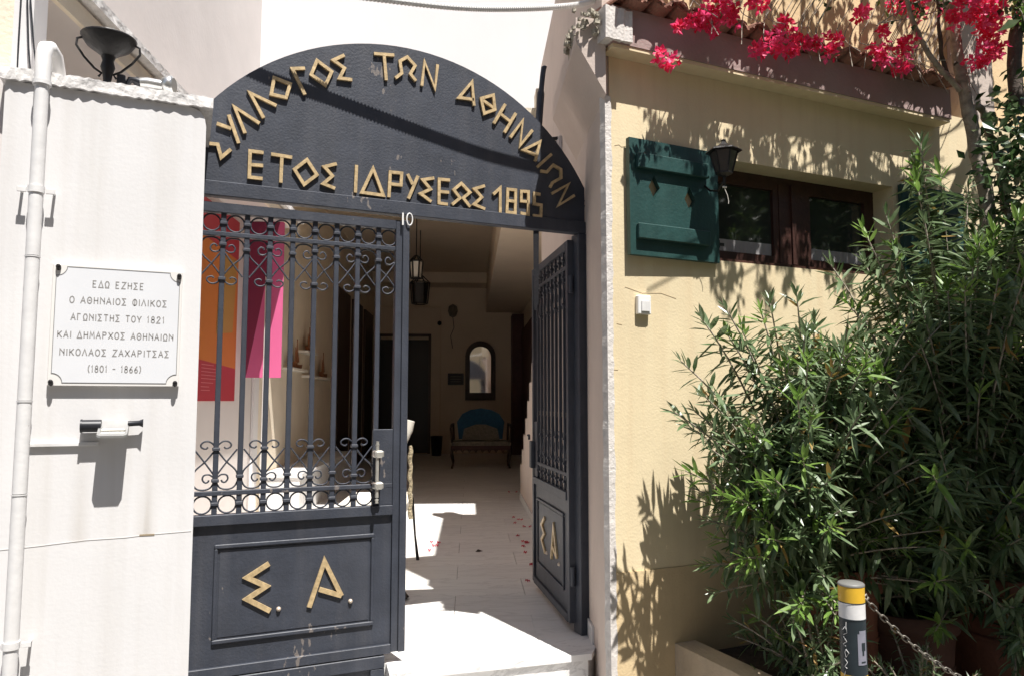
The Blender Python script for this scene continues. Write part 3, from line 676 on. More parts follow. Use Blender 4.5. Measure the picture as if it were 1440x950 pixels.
# shutters
def shutter(x0, x1, z0, z1, label, y0):
    t = thing('window_shutter', label, 'shutter', (x1, y0, 0), 0, 'green window shutters')
    b = MB(); w = x1-x0
    # board with diamond cut-outs: built as strips around holes
    dz = (z0+z1)/2 + .035; holes = [(-w*.735, dz+.02), (-w*.30-.02, dz-.015)]
    hx, hz = .034, .062
    bm = bmesh.new()
    outer = [(-w, z0), (0, z0), (0, z1), (-w, z1)]
    # polygons: split the board in vertical bands
    xs = [-w, holes[0][0]-hx, holes[0][0], holes[0][0]+hx, holes[1][0]-hx, holes[1][0], holes[1][0]+hx, 0]
    def col(xa, xb, mode, h=None):
        if mode == 0: polys = [[(xa, z0), (xb, z0), (xb, z1), (xa, z1)]]
        elif mode == 1: polys = [[(xa, z0), (xb, z0), (xb, h-hz), (xa, h)], [(xa, h), (xb, h+hz), (xb, z1), (xa, z1)]]
        else: polys = [[(xa, z0), (xb, z0), (xb, h), (xa, h-hz)], [(xa, h+hz), (xb, h), (xb, z1), (xa, z1)]]
        for p in polys: b.prism(p, lambda x, z: Vector((x, -.018, z)), Vector((0, .028, 0)))
    col(xs[0], xs[1], 0); col(xs[1], xs[2], 1, holes[0][1]); col(xs[2], xs[3], 2, holes[0][1]); col(xs[3], xs[4], 0)
    col(xs[4], xs[5], 1, holes[1][1]); col(xs[5], xs[6], 2, holes[1][1]); col(xs[6], xs[7], 0)
    b.obj('board', 'green_paint', t)
    for z in (z0 + .115, z1 - .115):
        b = MB(); b.cbox(-w+.035, -.075, -.044, -.0185, z-.038, z+.038, .004); b.obj('batten', 'green_paint', t)
    for z in (z0 + .1, z1 - .1):
        b = MB(); b.box(-.012, .04, -.010, -.004, z-.008, z+.008); b.tube([(.002, -.012, z-.02), (.002, -.012, z+.02)], .006, 8); b.obj('hinge', 'black_iron', t)
    return t
sh = shutter(1.955, 2.505, 1.955, 2.535, 'dark green board shutter with two diamond cut-outs, folded open beside the lantern', YF-.013)
sh.rotation_euler = (0, 0, radians(1.5))
shutter(3.87, 4.42, 1.955, 2.535, 'dark green shutter right of the window, mostly hidden by oleander', YF-.02)
# hairline cracks in the render
for P_ in ([(1.90, 2.498), (1.925, 2.505), (1.94, 2.496), (1.965, 2.503)], [(1.95, 1.80), (2.05, 1.775), (2.16, 1.782), (2.25, 1.76)], [(1.90, 1.62), (1.93, 1.615)], [(1.88, 1.40), (1.905, 1.398)]):
    b = MB(); b.stroke(P_, .0022, YF-.0012, YF+.001); b.obj('crack', mat('crack', (.42, .32, .20), .9), yb)
# wall lantern
lt = thing('wall_lantern', 'black iron wall lantern with glass sides above the green shutter', 'lantern', (2.42, -.752, 2.372)); lt.scale = (.84, .84, .84)
b = MB(); n = 6
b.lathe([(.045, .0), (.078, .125)], n=6, smooth=False, a0=.3); b.obj('glass', 'lantern_glass', lt)
b = MB()
for i in range(6):
    a = .3 + pi*i/3; b.tube([(.047*cos(a), .047*sin(a), 0), (.080*cos(a), .080*sin(a), .127)], .0045, 6)
b.lathe([(0, -.02), (.02, -.018), (.05, -.004), (.05, .004), (0, .004)], n=6, smooth=False, a0=.3)
b.obj('frame', 'black_iron', lt)
b = MB(); b.lathe([(.108, .128), (.100, .138), (.035, .168), (.012, .19), (.014, .20), (0, .21)], n=6, smooth=False, a0=.3); b.lathe([(.108, .128), (0, .126)], n=6, smooth=False, a0=.3); b.obj('roof', 'black_iron', lt)
b = MB(); b.tube([(0, .0, -.02), (0, 0, -.06), (.002, 0, -.075)], [.010, .008, .004], 8); b.tube([(0, 0, -.04), (0, .06, -.09), (0, .13, -.07), (0, .19, -.02), (0, .2, .0)], .007, 8)
b.cbox(-.025, .025, .196, .212, -.07, .07, .003); b.obj('bracket', 'black_iron', lt)
b = MB(); b.tube([(.0, 0, -.075), (.004, 0, -.10), (.02, 0, -.13), (.028, 0, -.165), (.026, 0, -.18)], .0022, 5); b.tube([(-.012, 0, -.083), (.012, 0, -.083)], .006, 8); b.obj('loose_wire', 'cream', lt)
b = MB(); b.tube([(.01, -.01, .03), (.01, -.01, .085)], .012, 10); b.obj('bulb', 'white_plastic', lt)
# alarm box
al = thing('alarm_box', 'small white alarm box on the yellow wall below the shutter', 'alarm', (2.043, YF, 1.715))
b = MB(); b.cbox(-.036, .040, -.028, 0, -.046, .046, .004); b.obj('case', 'white_plastic', al)
b = MB(); b.cbox(-.020, .030, -.034, -.0285, -.034, .020, .003); b.obj('cover', 'white_paint', al)
# cage lamp on the passage wall
cl = thing('cage_lamp', 'black caged bulkhead lamp on the shaded passage wall above the gate', 'lamp', C(.642, 5.2, 3.04), PA)
b = MB(); b.cbox(-.03, 0, -.1, .1, -.09, .09, .004); b.obj('back_plate', 'grey_wall', cl)
b = MB()
for i in range(5):
    y = -.09+.045*i; b.tube([(-.03, y, -.08), (-.13, y, -.07), (-.13, y, .07), (-.03, y, .08)], .006, 6)
for z in (-.07, 0, .07): b.tube([(-.03, -.09, z), (-.13, -.09, z), (-.13, .09, z), (-.03, .09, z)], .006, 6)
b.obj('cage', 'black_iron', cl)
b = MB(); b.tube([(-.03, 0, 0), (-.10, 0, 0)], .035, 10); b.obj('bulb', 'lantern_glass', cl)
# corrugated cable and its end wires
cb = thing('corrugated_cable', 'white corrugated cable strung over the gate arch', 'cable')
CP = [(-.35, -.10, 3.24), (.245, -.165, 3.135), (.636, -.212, 3.163), (1.156, -.272, 3.19), (1.50, -.32, 3.235), (1.80, -.36, 3.30), (1.935, -.385, 3.355)]
def interp(P, n):
    P = [Vector(p) for p in P]; out = []
    for i in range(len(P)-1):
        p0 = P[max(i-1, 0)]; p1 = P[i]; p2 = P[i+1]; p3 = P[min(i+2, len(P)-1)]
        for k in range(n):
            t = k/n; out.append(.5*((2*p1) + (p2-p0)*t + (2*p0-5*p1+4*p2-p3)*t*t + (3*p1-p0-3*p2+p3)*t**3))
    out.append(P[-1]); return out
pts = interp(CP, 60); rs = [.0165 if (i//1) % 2 else .0125 for i in range(len(pts))]
b = MB(); b.tube(pts, rs, 10, smooth=False); b.obj('conduit', 'white_plastic', cb)
for q in ([(1.935, -.385, 3.355), (2.0, -.40, 3.39), (2.1, -.42, 3.40)], [(1.935, -.385, 3.355), (2.0, -.45, 3.30), (2.1, -.55, 3.24), (2.2, -.6, 3.22)]):
    b = MB(); b.tube(interp(q, 6), .004, 6); b.obj('wire', 'white_plastic', cb)
# ================================================================ GATE
LET=[
('S',[[(0.072, 2.473), (0.06, 2.419), (0.111, 2.42), (0.128, 2.361), (0.168, 2.405)]]),
('Y',[[(0.104, 2.518), (0.167, 2.503)], [(0.154, 2.567), (0.201, 2.439)]]),
('L',[[(0.228, 2.49), (0.178, 2.608), (0.29, 2.547)]]),
('L',[[(0.308, 2.576), (0.244, 2.687), (0.364, 2.645)]]),
('O',[[(0.339, 2.697), (0.35, 2.78), (0.424, 2.763), (0.407, 2.692), (0.339, 2.697)]]),
('G',[[(0.491, 2.853), (0.432, 2.84), (0.494, 2.722)]]),
('O',[[(0.547, 2.903), (0.619, 2.86), (0.591, 2.788), (0.521, 2.827), (0.547, 2.903)]]),
('S',[[(0.679, 2.956), (0.626, 2.92), (0.681, 2.889), (0.657, 2.834), (0.72, 2.837)]]),
('T',[[(0.827, 2.993), (0.931, 3.005)], [(0.879, 2.995), (0.892, 2.866)]]),
('W',[[(0.939, 2.886), (0.972, 2.918), (0.961, 2.98), (1.0, 3.009), (1.042, 2.971), (1.017, 2.923), (1.047, 2.89)]]),
('N',[[(1.079, 2.87), (1.092, 3.003), (1.15, 2.867), (1.163, 3.0)]]),
('A',[[(1.368, 2.812), (1.356, 2.941), (1.282, 2.842), (1.366, 2.845)]]),
('TH',[[(1.408, 2.859), (1.479, 2.89), (1.489, 2.811), (1.427, 2.779), (1.408, 2.859)], [(1.417, 2.852), (1.482, 2.819)]]),
('H',[[(1.55, 2.851), (1.482, 2.733)], [(1.613, 2.811), (1.545, 2.692)], [(1.518, 2.796), (1.579, 2.759)]]),
('N',[[(1.579, 2.67), (1.654, 2.776), (1.637, 2.632), (1.713, 2.731)]]),
('A',[[(1.73, 2.56), (1.759, 2.673), (1.657, 2.611), (1.733, 2.595)]]),
('I',[[(1.83, 2.612), (1.743, 2.529)]]),
('W',[[(1.762, 2.508), (1.801, 2.507), (1.84, 2.552), (1.888, 2.533), (1.889, 2.485), (1.836, 2.452), (1.82, 2.424)]]),
('N',[[(1.832, 2.39), (1.936, 2.455), (1.871, 2.326), (1.973, 2.395)]]),
('E',[[(0.312, 2.409), (0.252, 2.409), (0.252, 2.284), (0.311, 2.284)], [(0.253, 2.344), (0.312, 2.347)]]),
('T',[[(0.346, 2.407), (0.442, 2.404)], [(0.395, 2.404), (0.393, 2.275)]]),
('O',[[(0.511, 2.402), (0.559, 2.334), (0.5, 2.279), (0.454, 2.347), (0.511, 2.402)]]),
('S',[[(0.652, 2.401), (0.594, 2.378), (0.633, 2.338), (0.59, 2.294), (0.647, 2.277)]]),
('I',[[(0.749, 2.407), (0.746, 2.268)]]),
('D',[[(0.832, 2.4), (0.778, 2.273), (0.886, 2.27), (0.832, 2.4)]]),
('P',[[(0.914, 2.264), (0.919, 2.394), (0.978, 2.395), (0.975, 2.333), (0.925, 2.333)]]),
('Y',[[(1.009, 2.395), (1.036, 2.344)], [(1.064, 2.392), (1.015, 2.268)]]),
('S',[[(1.15, 2.392), (1.089, 2.375), (1.131, 2.331), (1.078, 2.301), (1.136, 2.266)]]),
('E',[[(1.236, 2.391), (1.177, 2.389), (1.177, 2.263), (1.225, 2.262)], [(1.178, 2.324), (1.232, 2.326)]]),
('W',[[(1.248, 2.263), (1.292, 2.303), (1.257, 2.343), (1.299, 2.382), (1.347, 2.339), (1.309, 2.305), (1.349, 2.262)]]),
('S',[[(1.431, 2.385), (1.373, 2.361), (1.414, 2.321), (1.371, 2.278), (1.433, 2.259)]]),
('1',[[(1.48, 2.344), (1.52, 2.383), (1.52, 2.249)]]),
('8',[[(1.564, 2.382), (1.611, 2.383), (1.608, 2.256), (1.559, 2.257), (1.564, 2.382)], [(1.564, 2.321), (1.608, 2.319)]]),
('9',[[(1.684, 2.326), (1.644, 2.326), (1.644, 2.38), (1.687, 2.383), (1.686, 2.256), (1.639, 2.259)]]),
('5',[[(1.76, 2.376), (1.724, 2.378), (1.723, 2.319), (1.765, 2.317), (1.762, 2.253), (1.714, 2.254)]]),
]
CL=[ ((2.05, -0.8, 2.871),0.067),((2.291, -0.85, 3.154),0.111),((2.39, -0.85, 3.133),0.081),((2.255, -0.8, 3.07),0.059),((2.334, -0.8, 3.087),0.052),((2.213, -0.8, 3.09),0.052),((2.128, -0.8, 3.043),0.022),((2.578, -0.85, 3.237),0.067),((2.76, -0.82, 3.103),0.126),((2.612, -0.85, 3.033),0.052),((2.756, -0.85, 3.021),0.052),((2.569, -0.85, 2.987),0.052),((2.744, -0.85, 3.18),0.03),((2.879, -0.85, 3.087),0.044),((2.954, -0.85, 3.102),0.03),((3.076, -0.85, 3.135),0.067),((3.058, -0.85, 3.073),0.044),((3.306, -0.85, 3.342),0.067),((3.437, -0.85, 3.16),0.074),((3.433, -0.85, 3.094),0.052),((3.649, -0.85, 3.243),0.074),((3.6, -0.85, 3.106),0.081),((3.465, -0.85, 3.275),0.037),((3.759, -0.8, 3.501),0.126),((3.672, -0.8, 3.511),0.074),((3.956, -1.0, 3.432),0.163),((4.108, -1.0, 3.424),0.163),((4.21, -1.0, 3.519),0.111),((4.143, -1.0, 3.317),0.104),((4.09, -1.0, 3.21),0.096),((4.013, -1.0, 3.153),0.074),((4.219, -1.0, 3.257),0.059),((4.399, -1.0, 3.474),0.059),((3.863, -1.0, 3.383),0.044) ]
PET=[ (4.144,5.803),(4.233,5.763),(3.290,3.751),(3.279,3.600),(3.152,3.409),(3.149,3.177),(3.200,3.154),(2.883,2.746),(2.809,2.477),(2.810,2.404),(2.721,2.271),(2.624,2.022),(2.475,1.599),(2.233,1.148),(2.061,2.774),(2.028,2.613),(2.108,2.717),(1.930,2.425) ]
LABN = {'TH': 'O'}
ga = thing('gate_arch', 'dark blue steel arch sign with gold Greek lettering over the gate opening', 'gate arch')
cx0, cz0, R0 = 1.0, 1.872, 1.19
pl = [(-.045, 2.195), (2.043, 2.195)]
a1_ = math.asin((2.043-cx0)/R0)
for i in range(41):
    a = a1_ - 2*a1_*i/40; pl.append((cx0 + R0*sin(a), cz0 + R0*cos(a)))
b = MB(); b.prism(pl, lambda x, z: Vector((x, -.020, z)), Vector((0, .020, 0))); b.obj('sign_panel', 'gate_paint', ga)
b = MB(); b.cbox(-.045, 2.043, -.034, .022, 2.182, 2.250, .003); b.obj('bottom_rail', 'gate_paint', ga)
b = MB()
rim = [(cx0 + (R0-.004)*sin(a1_ - 2*a1_*i/40), 0.006, cz0 + (R0-.004)*cos(a1_ - 2*a1_*i/40)) for i in range(41)]
b.tube(rim, .007, 6); b.obj('rim', 'gate_paint', ga)
for n_, strokes in LET:
    b = MB()
    for q_, p_ in enumerate(strokes): b.stroke(p_, .0155, -.0335 + .0007*q_, -.0203 + .0002*q_)
    b.obj('letter', 'gold', ga)
b = MB(); b.stroke([(.985, 2.190), (.985, 2.128)], .008, -.0405, -.0365); b.obj('house_number_digit', 'white_plastic', ga)
b = MB(); b.tube([(1.020 + .015*cos(t*pi/8), -.039, 2.160 + .031*sin(t*pi/8)) for t in range(16)], .0035, 6, closed=True); b.obj('house_number_digit', 'white_plastic', ga)
# jambs
b = MB(); b.cbox(1.994, 2.050, -.035, .050, .0, 2.1815, .003); b.cbox(2.051, 2.075, -.01, .045, 0, 2.16, .002); b.obj('jamb', 'gate_paint', ga)
b = MB(); b.cbox(-.075, -.012, -.03, .04, .0, 2.1815, .003); b.obj('jamb', 'gate_paint', ga)
# fixings to the side wall
for z in (2.378, 2.349, 2.185):
    b = MB(); b.tube([(2.035, -.005, z), (2.16, -.005, z+.004)], .005, 6); b.obj('wall_pin', 'gate_paint', ga)
# curved iron stay and inclined strut
b = MB(); b.tube(interp([(1.756, .02, 2.45), (1.766, .02, 2.66), (1.783, .02, 2.88), (1.795, .02, 3.02), (1.808, .02, 3.12), (1.822, .02, 3.125)], 8), [.026]*10 + [.022]*12 + [.016]*12 + [.012]*7, 6)
b.obj('curved_stay', 'gate_paint', ga)
b = MB(); b.tube([(1.757, .02, 2.18), (3.35, 3.3, 1.15)], [.022, .022], 4, smooth=False); b.obj('strut', 'gate_paint', ga)

def scroll_curve(kind):
    # coordinates in source units: x from A bar (0) to B bar (245), h above the rail
    if kind == 0:
        P = [(80,455),(100,437),(140,450),(150,480),(120,510),(70,512),(25,478),(10,430),(40,382),(105,300),(195,215),(225,140),(215,70),(175,20),(110,8),(50,25),(15,75)]
    else:
        P = [(210,428),(110,297),(15,160),(20,140),(60,166),(110,160),(125,120),(100,85),(70,90),(62,110)]
    return interp([(x*.000423, 0, h*.000423) for x, h in P], 4)
SCR = {}
for kind in (0, 1):
    for sx in (1, -1):
        for sz in (1, -1):
            b = MB(); b.tube([(p.x*sx, 0, p.z*sz) for p in scroll_curve(kind)], .0040, 5)
            SCR[kind, sx, sz] = b.mesh('scroll', 'gate_paint')
b = MB(); b.tube([(.0385*cos(2*pi*i/24), 0, .0385*sin(2*pi*i/24)) for i in range(24)], .0042, 5, closed=True); RING = b.mesh('ring', 'gate_paint')
b = MB(); b.cbox(-.016, .016, -.016, .016, -.007, .007, .002); COLL = b.mesh('collar', 'gate_paint')
BARS = [.149 + .1033*k for k in range(8)]
b = MB(); b.cbox(-.0115, .0115, -.009, .009, .74, 2.11, .002); BAR = b.mesh('bar', 'gate_paint')

def leaf(label, org, rz, sx):
    t = thing('gate_leaf', label, 'gate', org, rz, 'gate leaves')
    def X(x): return x*sx
    def bx(name, x0, x1, y0, y1, z0, z1, c=.002, m='gate_paint'):
        b = MB(); a, d = sorted((X(x0), X(x1))); b.cbox(a, d, y0, y1, z0, z1, c); return b.obj(name, m, t)
    bx('stile', 0, .048, -.018, .020, .05, 2.155); bx('stile', .957, 1.0, -.018, .020, .05, 2.155)
    if sx > 0: bx('cover_strip', .990, 1.024, -.030, -.0185, .05, 2.155)
    else: bx('cover_strip', 1.0005, 1.012, -.012, .018, .05, 2.150)
    bx('top_rail', .048, .957, -.020, .020, 2.108, 2.154)
    bx('rail', .048, .957, -.013, .013, 2.001, 2.021); bx('rail', .048, .957, -.013, .013, .830, .850)
    bx('middle_rail', .048, .957, -.024, .022, .700, .746)
    bx('lock_plate', .858, .957, -.012, .012, .7465, 1.112)
    for k, x in enumerate(BARS):
        link('bar', BAR, t, (X(x), 0, 0))
        link('collar', COLL, t, (X(x), 0, 2.063)); link('collar', COLL, t, (X(x), 0, .793))
        if k % 2 == 0:
            for z in (1.965, 1.805, 1.035, .895): link('collar', COLL, t, (X(x), 0, z))
        else:
            for z in (1.945, .912): link('collar', COLL, t, (X(x), 0, z))
    for k in range(9):
        x = .0985 + .1033*k if k < 9 else 0
        link('ring', RING, t, (X(x), 0, 2.0635))
        if k < 8: link('ring', RING, t, (X(x), 0, .790))
        xa = BARS[k-1] if k > 0 else .045
        xb = BARS[k] if k < 8 else .960
        aleft = (k-1) % 2 == 0
        if k == 0: aleft = False
        for kind in (0, 1):
            for zz, sz in ((.852, 1), (1.999, -1)):
                if k == 8 and sz == 1: continue
                ax = xa if aleft else xb; s_ = (1 if aleft else -1)*sx
                link('scroll', SCR[kind, s_, sz], t, (X(ax), -.001 if kind else .003, zz))
    b = MB()
    # lower sheet panel with mouldings
    bx('sheet_panel', .048, .957, -.004, .006, .085, .7005, .001)
    for (x0, x1, z0, z1) in ((.155, .872, .186, .204), (.155, .872, .597, .615)):
        bx('moulding', x0, x1, -.016, -.0045, z0, z1, .003)
    for (x0, x1) in ((.155, .170), (.857, .872)):
        bx('moulding', x0, x1, -.015, -.0045, .2045, .5965, .003)
    bx('bottom_rail', .048, .957, -.020, .018, .045, .088)
    bx('inner_panel', .178, .850, -.0065, -.0045, .212, .589, .0005)
    off = 0 if sx > 0 else -1.03
    E1 = [(.389,.515),(.297,.461),(.379,.415),(.298,.367),(.399,.304)]
    E2 = [(.571,.301),(.637,.504),(.719,.338)]; E3 = [(.719,.338),(.615,.378)]
    for ps in ([E1], [E2, E3]):
        b = MB()
        for p_ in ps: b.stroke([(x+off, z) for x, z in p_], .0215, -.0175 - (.0005 if p_ is E3 else 0), -.0066)
        b.obj('letter', 'gold', t)
    for x in (.436, .762):
        b = MB(); b.lathe([(0, .014), (.007, .012), (.0105, .006), (.011, 0)], (0, 0, 0), 14, T=Matrix.Translation((x+off, -.0066, .307)) @ Matrix.Rotation(radians(90), 4, 'X')); b.obj('full_stop', 'brass_dot', t)
    if sx > 0:
        h = MB(); hx_ = .868
        h.tube([(hx_, -.062, .79), (hx_, -.062, 1.035)], .0085, 10); h.lathe([(0, 0), (.007, .002), (.011, .01), (.007, .02), (.009, .026)], (hx_, -.062, 1.03), 10); h.lathe([(.009, 0), (.007, .008), (.010, .016), (0, .026)], (hx_, -.062, .765), 10)
        hd = h.obj('pull_handle', 'steel', t)
        for z in (.845, .995):
            h = MB(); h.cbox(hx_-.014, hx_+.030, -.078, -.0125, z-.016, z+.018, .006); h.obj('handle_mount', 'steel', hd)
    else:
        h = MB(); h.cbox(X(.99)-.004, X(.93), -.04, -.0125, .80, .98, .004); h.tube([(X(.95), -.05, .99), (X(.95), -.05, 1.02), (X(.93), -.06, 1.02)], .008, 8); h.obj('lock_box', 'gate_paint', t)
    for z in (.30, 1.9):
        h = MB(); h.tube([(X(-.008), 0, z-.05), (X(-.008), 0, z+.05)], .013, 10); h.obj('hinge', 'gate_paint', t)
    return t
leaf('closed left gate leaf with scroll grille, gold letters and steel pull handle', (.0, 0, 0), 0, 1)
leaf('right gate leaf swung open into the passage, seen almost edge-on in shade', (1.978, .032, 0), radians(-104.0), -1)
rp = thing('riser_panel', 'fixed dark blue steel panel below the closed gate leaf', 'panel')
b = MB(); b.cbox(-.06, .928, -.006, .012, -.33, .040, .001); b.obj('sheet', 'gate_paint', rp)
b = MB(); b.cbox(-.06, .928, -.022, -.0065, -.018, .040, .003); b.cbox(.86, .928, -.020, -.0065, -.33, -.0185, .003); b.obj('frame', 'gate_paint', rp)
b = MB(); b.cbox(-.04, .845, -.012, -.0062, -.030, -.0185, .002); b.obj('moulding', 'gate_paint', rp)

# fallen petals
pb = MB()
for k in range(5):
    a = k*1.3; r = .012
    pb.add([(0,0,.004), (r*cos(a), r*sin(a), .010+.003*k), (r*1.3*cos(a+.5), r*1.3*sin(a+.5), .003), (r*cos(a+1), r*sin(a+1), .012)], [(0,1,2,3)])
pme = raw(pb, 'petal', 'petal')
for i, (x, y) in enumerate(PET):
    for q in range(2 if i in (3, 8, 9, 12, 15) else 1):
        p = link('fallen_petal', pme, None, (x + random.uniform(-.03, .03)*q, y + random.uniform(-.05, .05)*q, .001), (0, 0, random.uniform(0, 6)))
        p.scale = (1.3, 1.3, 1.2)
        tag(p, 'dry red petal fallen on the pale marble passage floor', 'petal', 'red petals fallen on the passage floor')
# dry leaf on the floor
b = MB(); b.add([(0,0,.003),(.03,.012,.02),(.07,0,.004),(.03,-.012,.001)], [(0,1,2),(0,2,3)])
o = tag(b.obj('dry_leaf', 'trunk_dark'), 'dark dry leaf lying alone in the middle of the passage floor', 'leaf'); o.location = (2.27, 2.25, .001)
# ================================================================ BOLLARD, CHAIN, POTS, PLANTER
bo = thing('bollard', 'yellow, white and black banded bollard with chain, in front of the pots', 'bollard', (2.045, -1.765, -.33))
b = MB(); R_ = .041
for z0, z1, k in ((0, .52, 1), (.52, .608, 0), (.608, .695, 0), (.695, .869, 2), (.869, .922, 1), (.922, .974, 0)):
    b.lathe([(R_, z0), (R_, z1)], n=28, mi=k)
b.lathe([(R_+.0008, .868), (R_+.0015, .870), (R_+.0008, .872)], n=28, mi=2); b.lathe([(R_+.0008, .921), (R_+.0015, .9225), (R_+.0008, .924)], n=28, mi=2)
b.obj('post', ['yellow_band', 'white_paint', 'dark_band'], bo)
b = MB(); b.lathe([(R_+.001, .974), (R_+.001, .979), (R_-.003, .983), (0, .984)], n=28); b.obj('cap', mat('bollard_cap', (.16, .16, .15), .5), bo)
cdir = math.atan2(-1.81, -2.085)      # direction from the bollard towards the viewer side
def cyl(a, z, r=R_+.0012): return (r*cos(a), r*sin(a), z)
b = MB()
def patch(a0_, a1_, z0, z1, n=8, mi_=0, r=R_+.0010):
    vs = [];
    for i in range(n+1):
        a = a0_ + (a1_-a0_)*i/n; vs += [cyl(a, z0, r), cyl(a, z1, r)]
    b.add(vs, [(2*i, 2*i+2, 2*i+3, 2*i+1) for i in range(n)], mi_)
patch(cdir+.35, cdir+1.15, .730, .828); patch(cdir+.50, cdir+1.15, .8281, .838)
b.obj('sticker', 'bracket_sticker', bo)
b = MB(); patch(cdir+.66, cdir+1.0, .775, .80, r=R_+.0016); patch(cdir+.70, cdir+.86, .76, .775, r=R_+.0016); patch(cdir+.6, cdir+1.0, .737, .742, r=R_+.0016); b.obj('sticker_print', 'dark_band', bo)
b = MB()
zz = .865
for pts_ in ([(-.5,.862),(-.55,.84)], [(-.85,.835),(-.55,.85),(-.45,.828),(-.8,.82)], [(-.8,.815),(-.5,.80),(-.85,.79),(-.6,.785)], [(-.6,.775),(-.35,.765),(-.6,.75),(-.7,.765),(-.6,.775)], [(-.75,.745),(-.5,.735),(-.75,.72),(-.55,.715)], [(-.7,.705),(-.85,.69)]):
    b.tube([cyl(cdir + a*.9, z, R_+.001) for a, z in pts_], .0012, 4)
b.obj('scribble', 'white_paint', bo)
b = MB(); b.tube([(.04, -.01, .93), (.055, -.012, .94), (.062, -.014, .93), (.052, -.012, .92)], .004, 6); b.obj('eyelet', 'chain', bo)
ch = thing('barrier_chain', 'galvanised chain sagging from the bollard past the terracotta pot', 'chain')
b = MB(); b.tube([(.011*cos(t*pi/6) + (.006 if cos(t*pi/6) > 0 else -.006), .0075*sin(t*pi/6), 0) for t in range(12)], .0026, 5, closed=True); LK = b.mesh('link', 'chain')
P0 = Vector((2.10, -1.78, .590)); P1 = Vector((3.05, -1.85, .19)); n = 42
prev = None
def cpt(t): return P0.lerp(P1, t) - Vector((0, 0, .13*4*t*(1-t)))
for i in range(n):
    t0_ = i/n; p = cpt(t0_); d = (cpt(t0_+.01) - p).normalized()
    q = d.to_track_quat('X', 'Z'); e = (q @ Euler((pi/2*(i % 2) + .5, 0, 0)).to_quaternion())
    l_ = link('link', LK, ch, p); l_.rotation_mode = 'QUATERNION'; l_.rotation_quaternion = e
def pot(label, loc, r, h, m):
    t = thing('terracotta_pot', label, 'pot', loc, 0, 'terracotta pots in front of the yellow wall')
    b = MB(); b.lathe([(0, 0), (r*.62, 0), (r*.66, .02), (r*.86, h*.5), (r*.95, h*.84), (r*.96, h*.86)], n=32); b.obj('body', m, t)
    b = MB(); b.lathe([(r*.96, h*.86), (r*1.04, h*.87), (r*1.07, h*.93), (r*1.05, h), (r*.95, h*1.0), (r*.93, h*.92)], n=32); b.lathe([(r*.90, h*.60), (r*.925, h*.615), (r*.915, h*.63)], n=32); b.obj('rim', m, t)
    b = MB(); b.lathe([(r*.94, h*.93), (0, h*.95)], n=24); b.obj('soil', 'soil', t)
    return t
pot('terracotta pot standing between the planter and the bollard, behind small shrubs', (2.84, -.98, -.33), .18, .82, 'terracotta')
pot('large terracotta pot at the right edge behind the chain', (3.86, -1.20, -.33), .42, .76, 'terracotta')
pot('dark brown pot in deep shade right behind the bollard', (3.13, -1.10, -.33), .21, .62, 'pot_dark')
pn = thing('planter_box', 'low beige masonry planter against the yellow wall at the pavement', 'planter')
b = MB(); zt_ = .094
b.box(2.20, 2.32, -1.75, -.578, -.33, zt_); b.box(2.321, 2.95, -1.75, -1.65, -.33, zt_-.002); b.obj('wall', 'planter', pn)
b = MB(); b.box(2.3205, 2.9, -1.649, -.578, -.33, .03); b.obj('soil', 'soil', pn)

# ================================================================ PLANTS
rng = random.Random(21)
def leafshape(L, w, droop):
    # along +x, midrib fold, 8 tris
    return [(0,0,0), (L*.33, w*.85, .10*w-droop*.12*L), (L*.33, 0, -.22*w-droop*.12*L), (L*.33, -w*.85, .10*w-droop*.12*L),
            (L*.70, w*.72, .08*w-droop*.5*L), (L*.70, 0, -.2*w-droop*.5*L), (L*.70, -w*.72, .08*w-droop*.5*L), (L, 0, -droop*L)]
LF = [(0,2,1), (0,3,2), (1,2,5,4), (2,3,6,5), (4,5,7), (5,6,7)]
LEAFME = {}
for nm in ('leaf', 'leaf_new', 'leaf_dry'):
    for dk, dr_ in enumerate((.05, .25, .55)):
        b = MB(); b.add(leafshape(1, .115, dr_), LF, 0, False); LEAFME[nm, dk] = raw(b, 'leaf', nm)
def frame(d, roll):
    d = d.normalized(); q = d.to_track_quat('X', 'Z'); return q.to_matrix().to_4x4() @ Matrix.Rotation(roll, 4, 'X')
camloc = Vector((0, -3.6, 1.25))
def foliage(parent, items, nind, matn, extra=None):
    # items: (pos, dir, roll, L, kind, droopidx); the nearest few are single leaves, the rest one joined mesh
    order = sorted(range(len(items)), key=lambda i: (items[i][0]-camloc).length / items[i][3])
    ind = set(order[:nind]); mats_ = list(matn); b = MB()
    for i, (p, d, roll, L_, kd, dk) in enumerate(items):
        if i in ind:
            o = link('leaf', LEAFME[mats_[kd], dk], parent); o.matrix_local = Matrix.Translation(p) @ frame(d, roll) @ Matrix.Diagonal((L_, L_, L_, 1))
        else:
            F = Matrix.Translation(p) @ frame(d, roll)
            b.add([F @ Vector(v) for v in leafshape(L_, L_*.115, (.05, .25, .55)[dk])], LF, kd)
    o = link('foliage', raw(b, 'foliage', mats_), parent); o['kind'] = 'stuff'
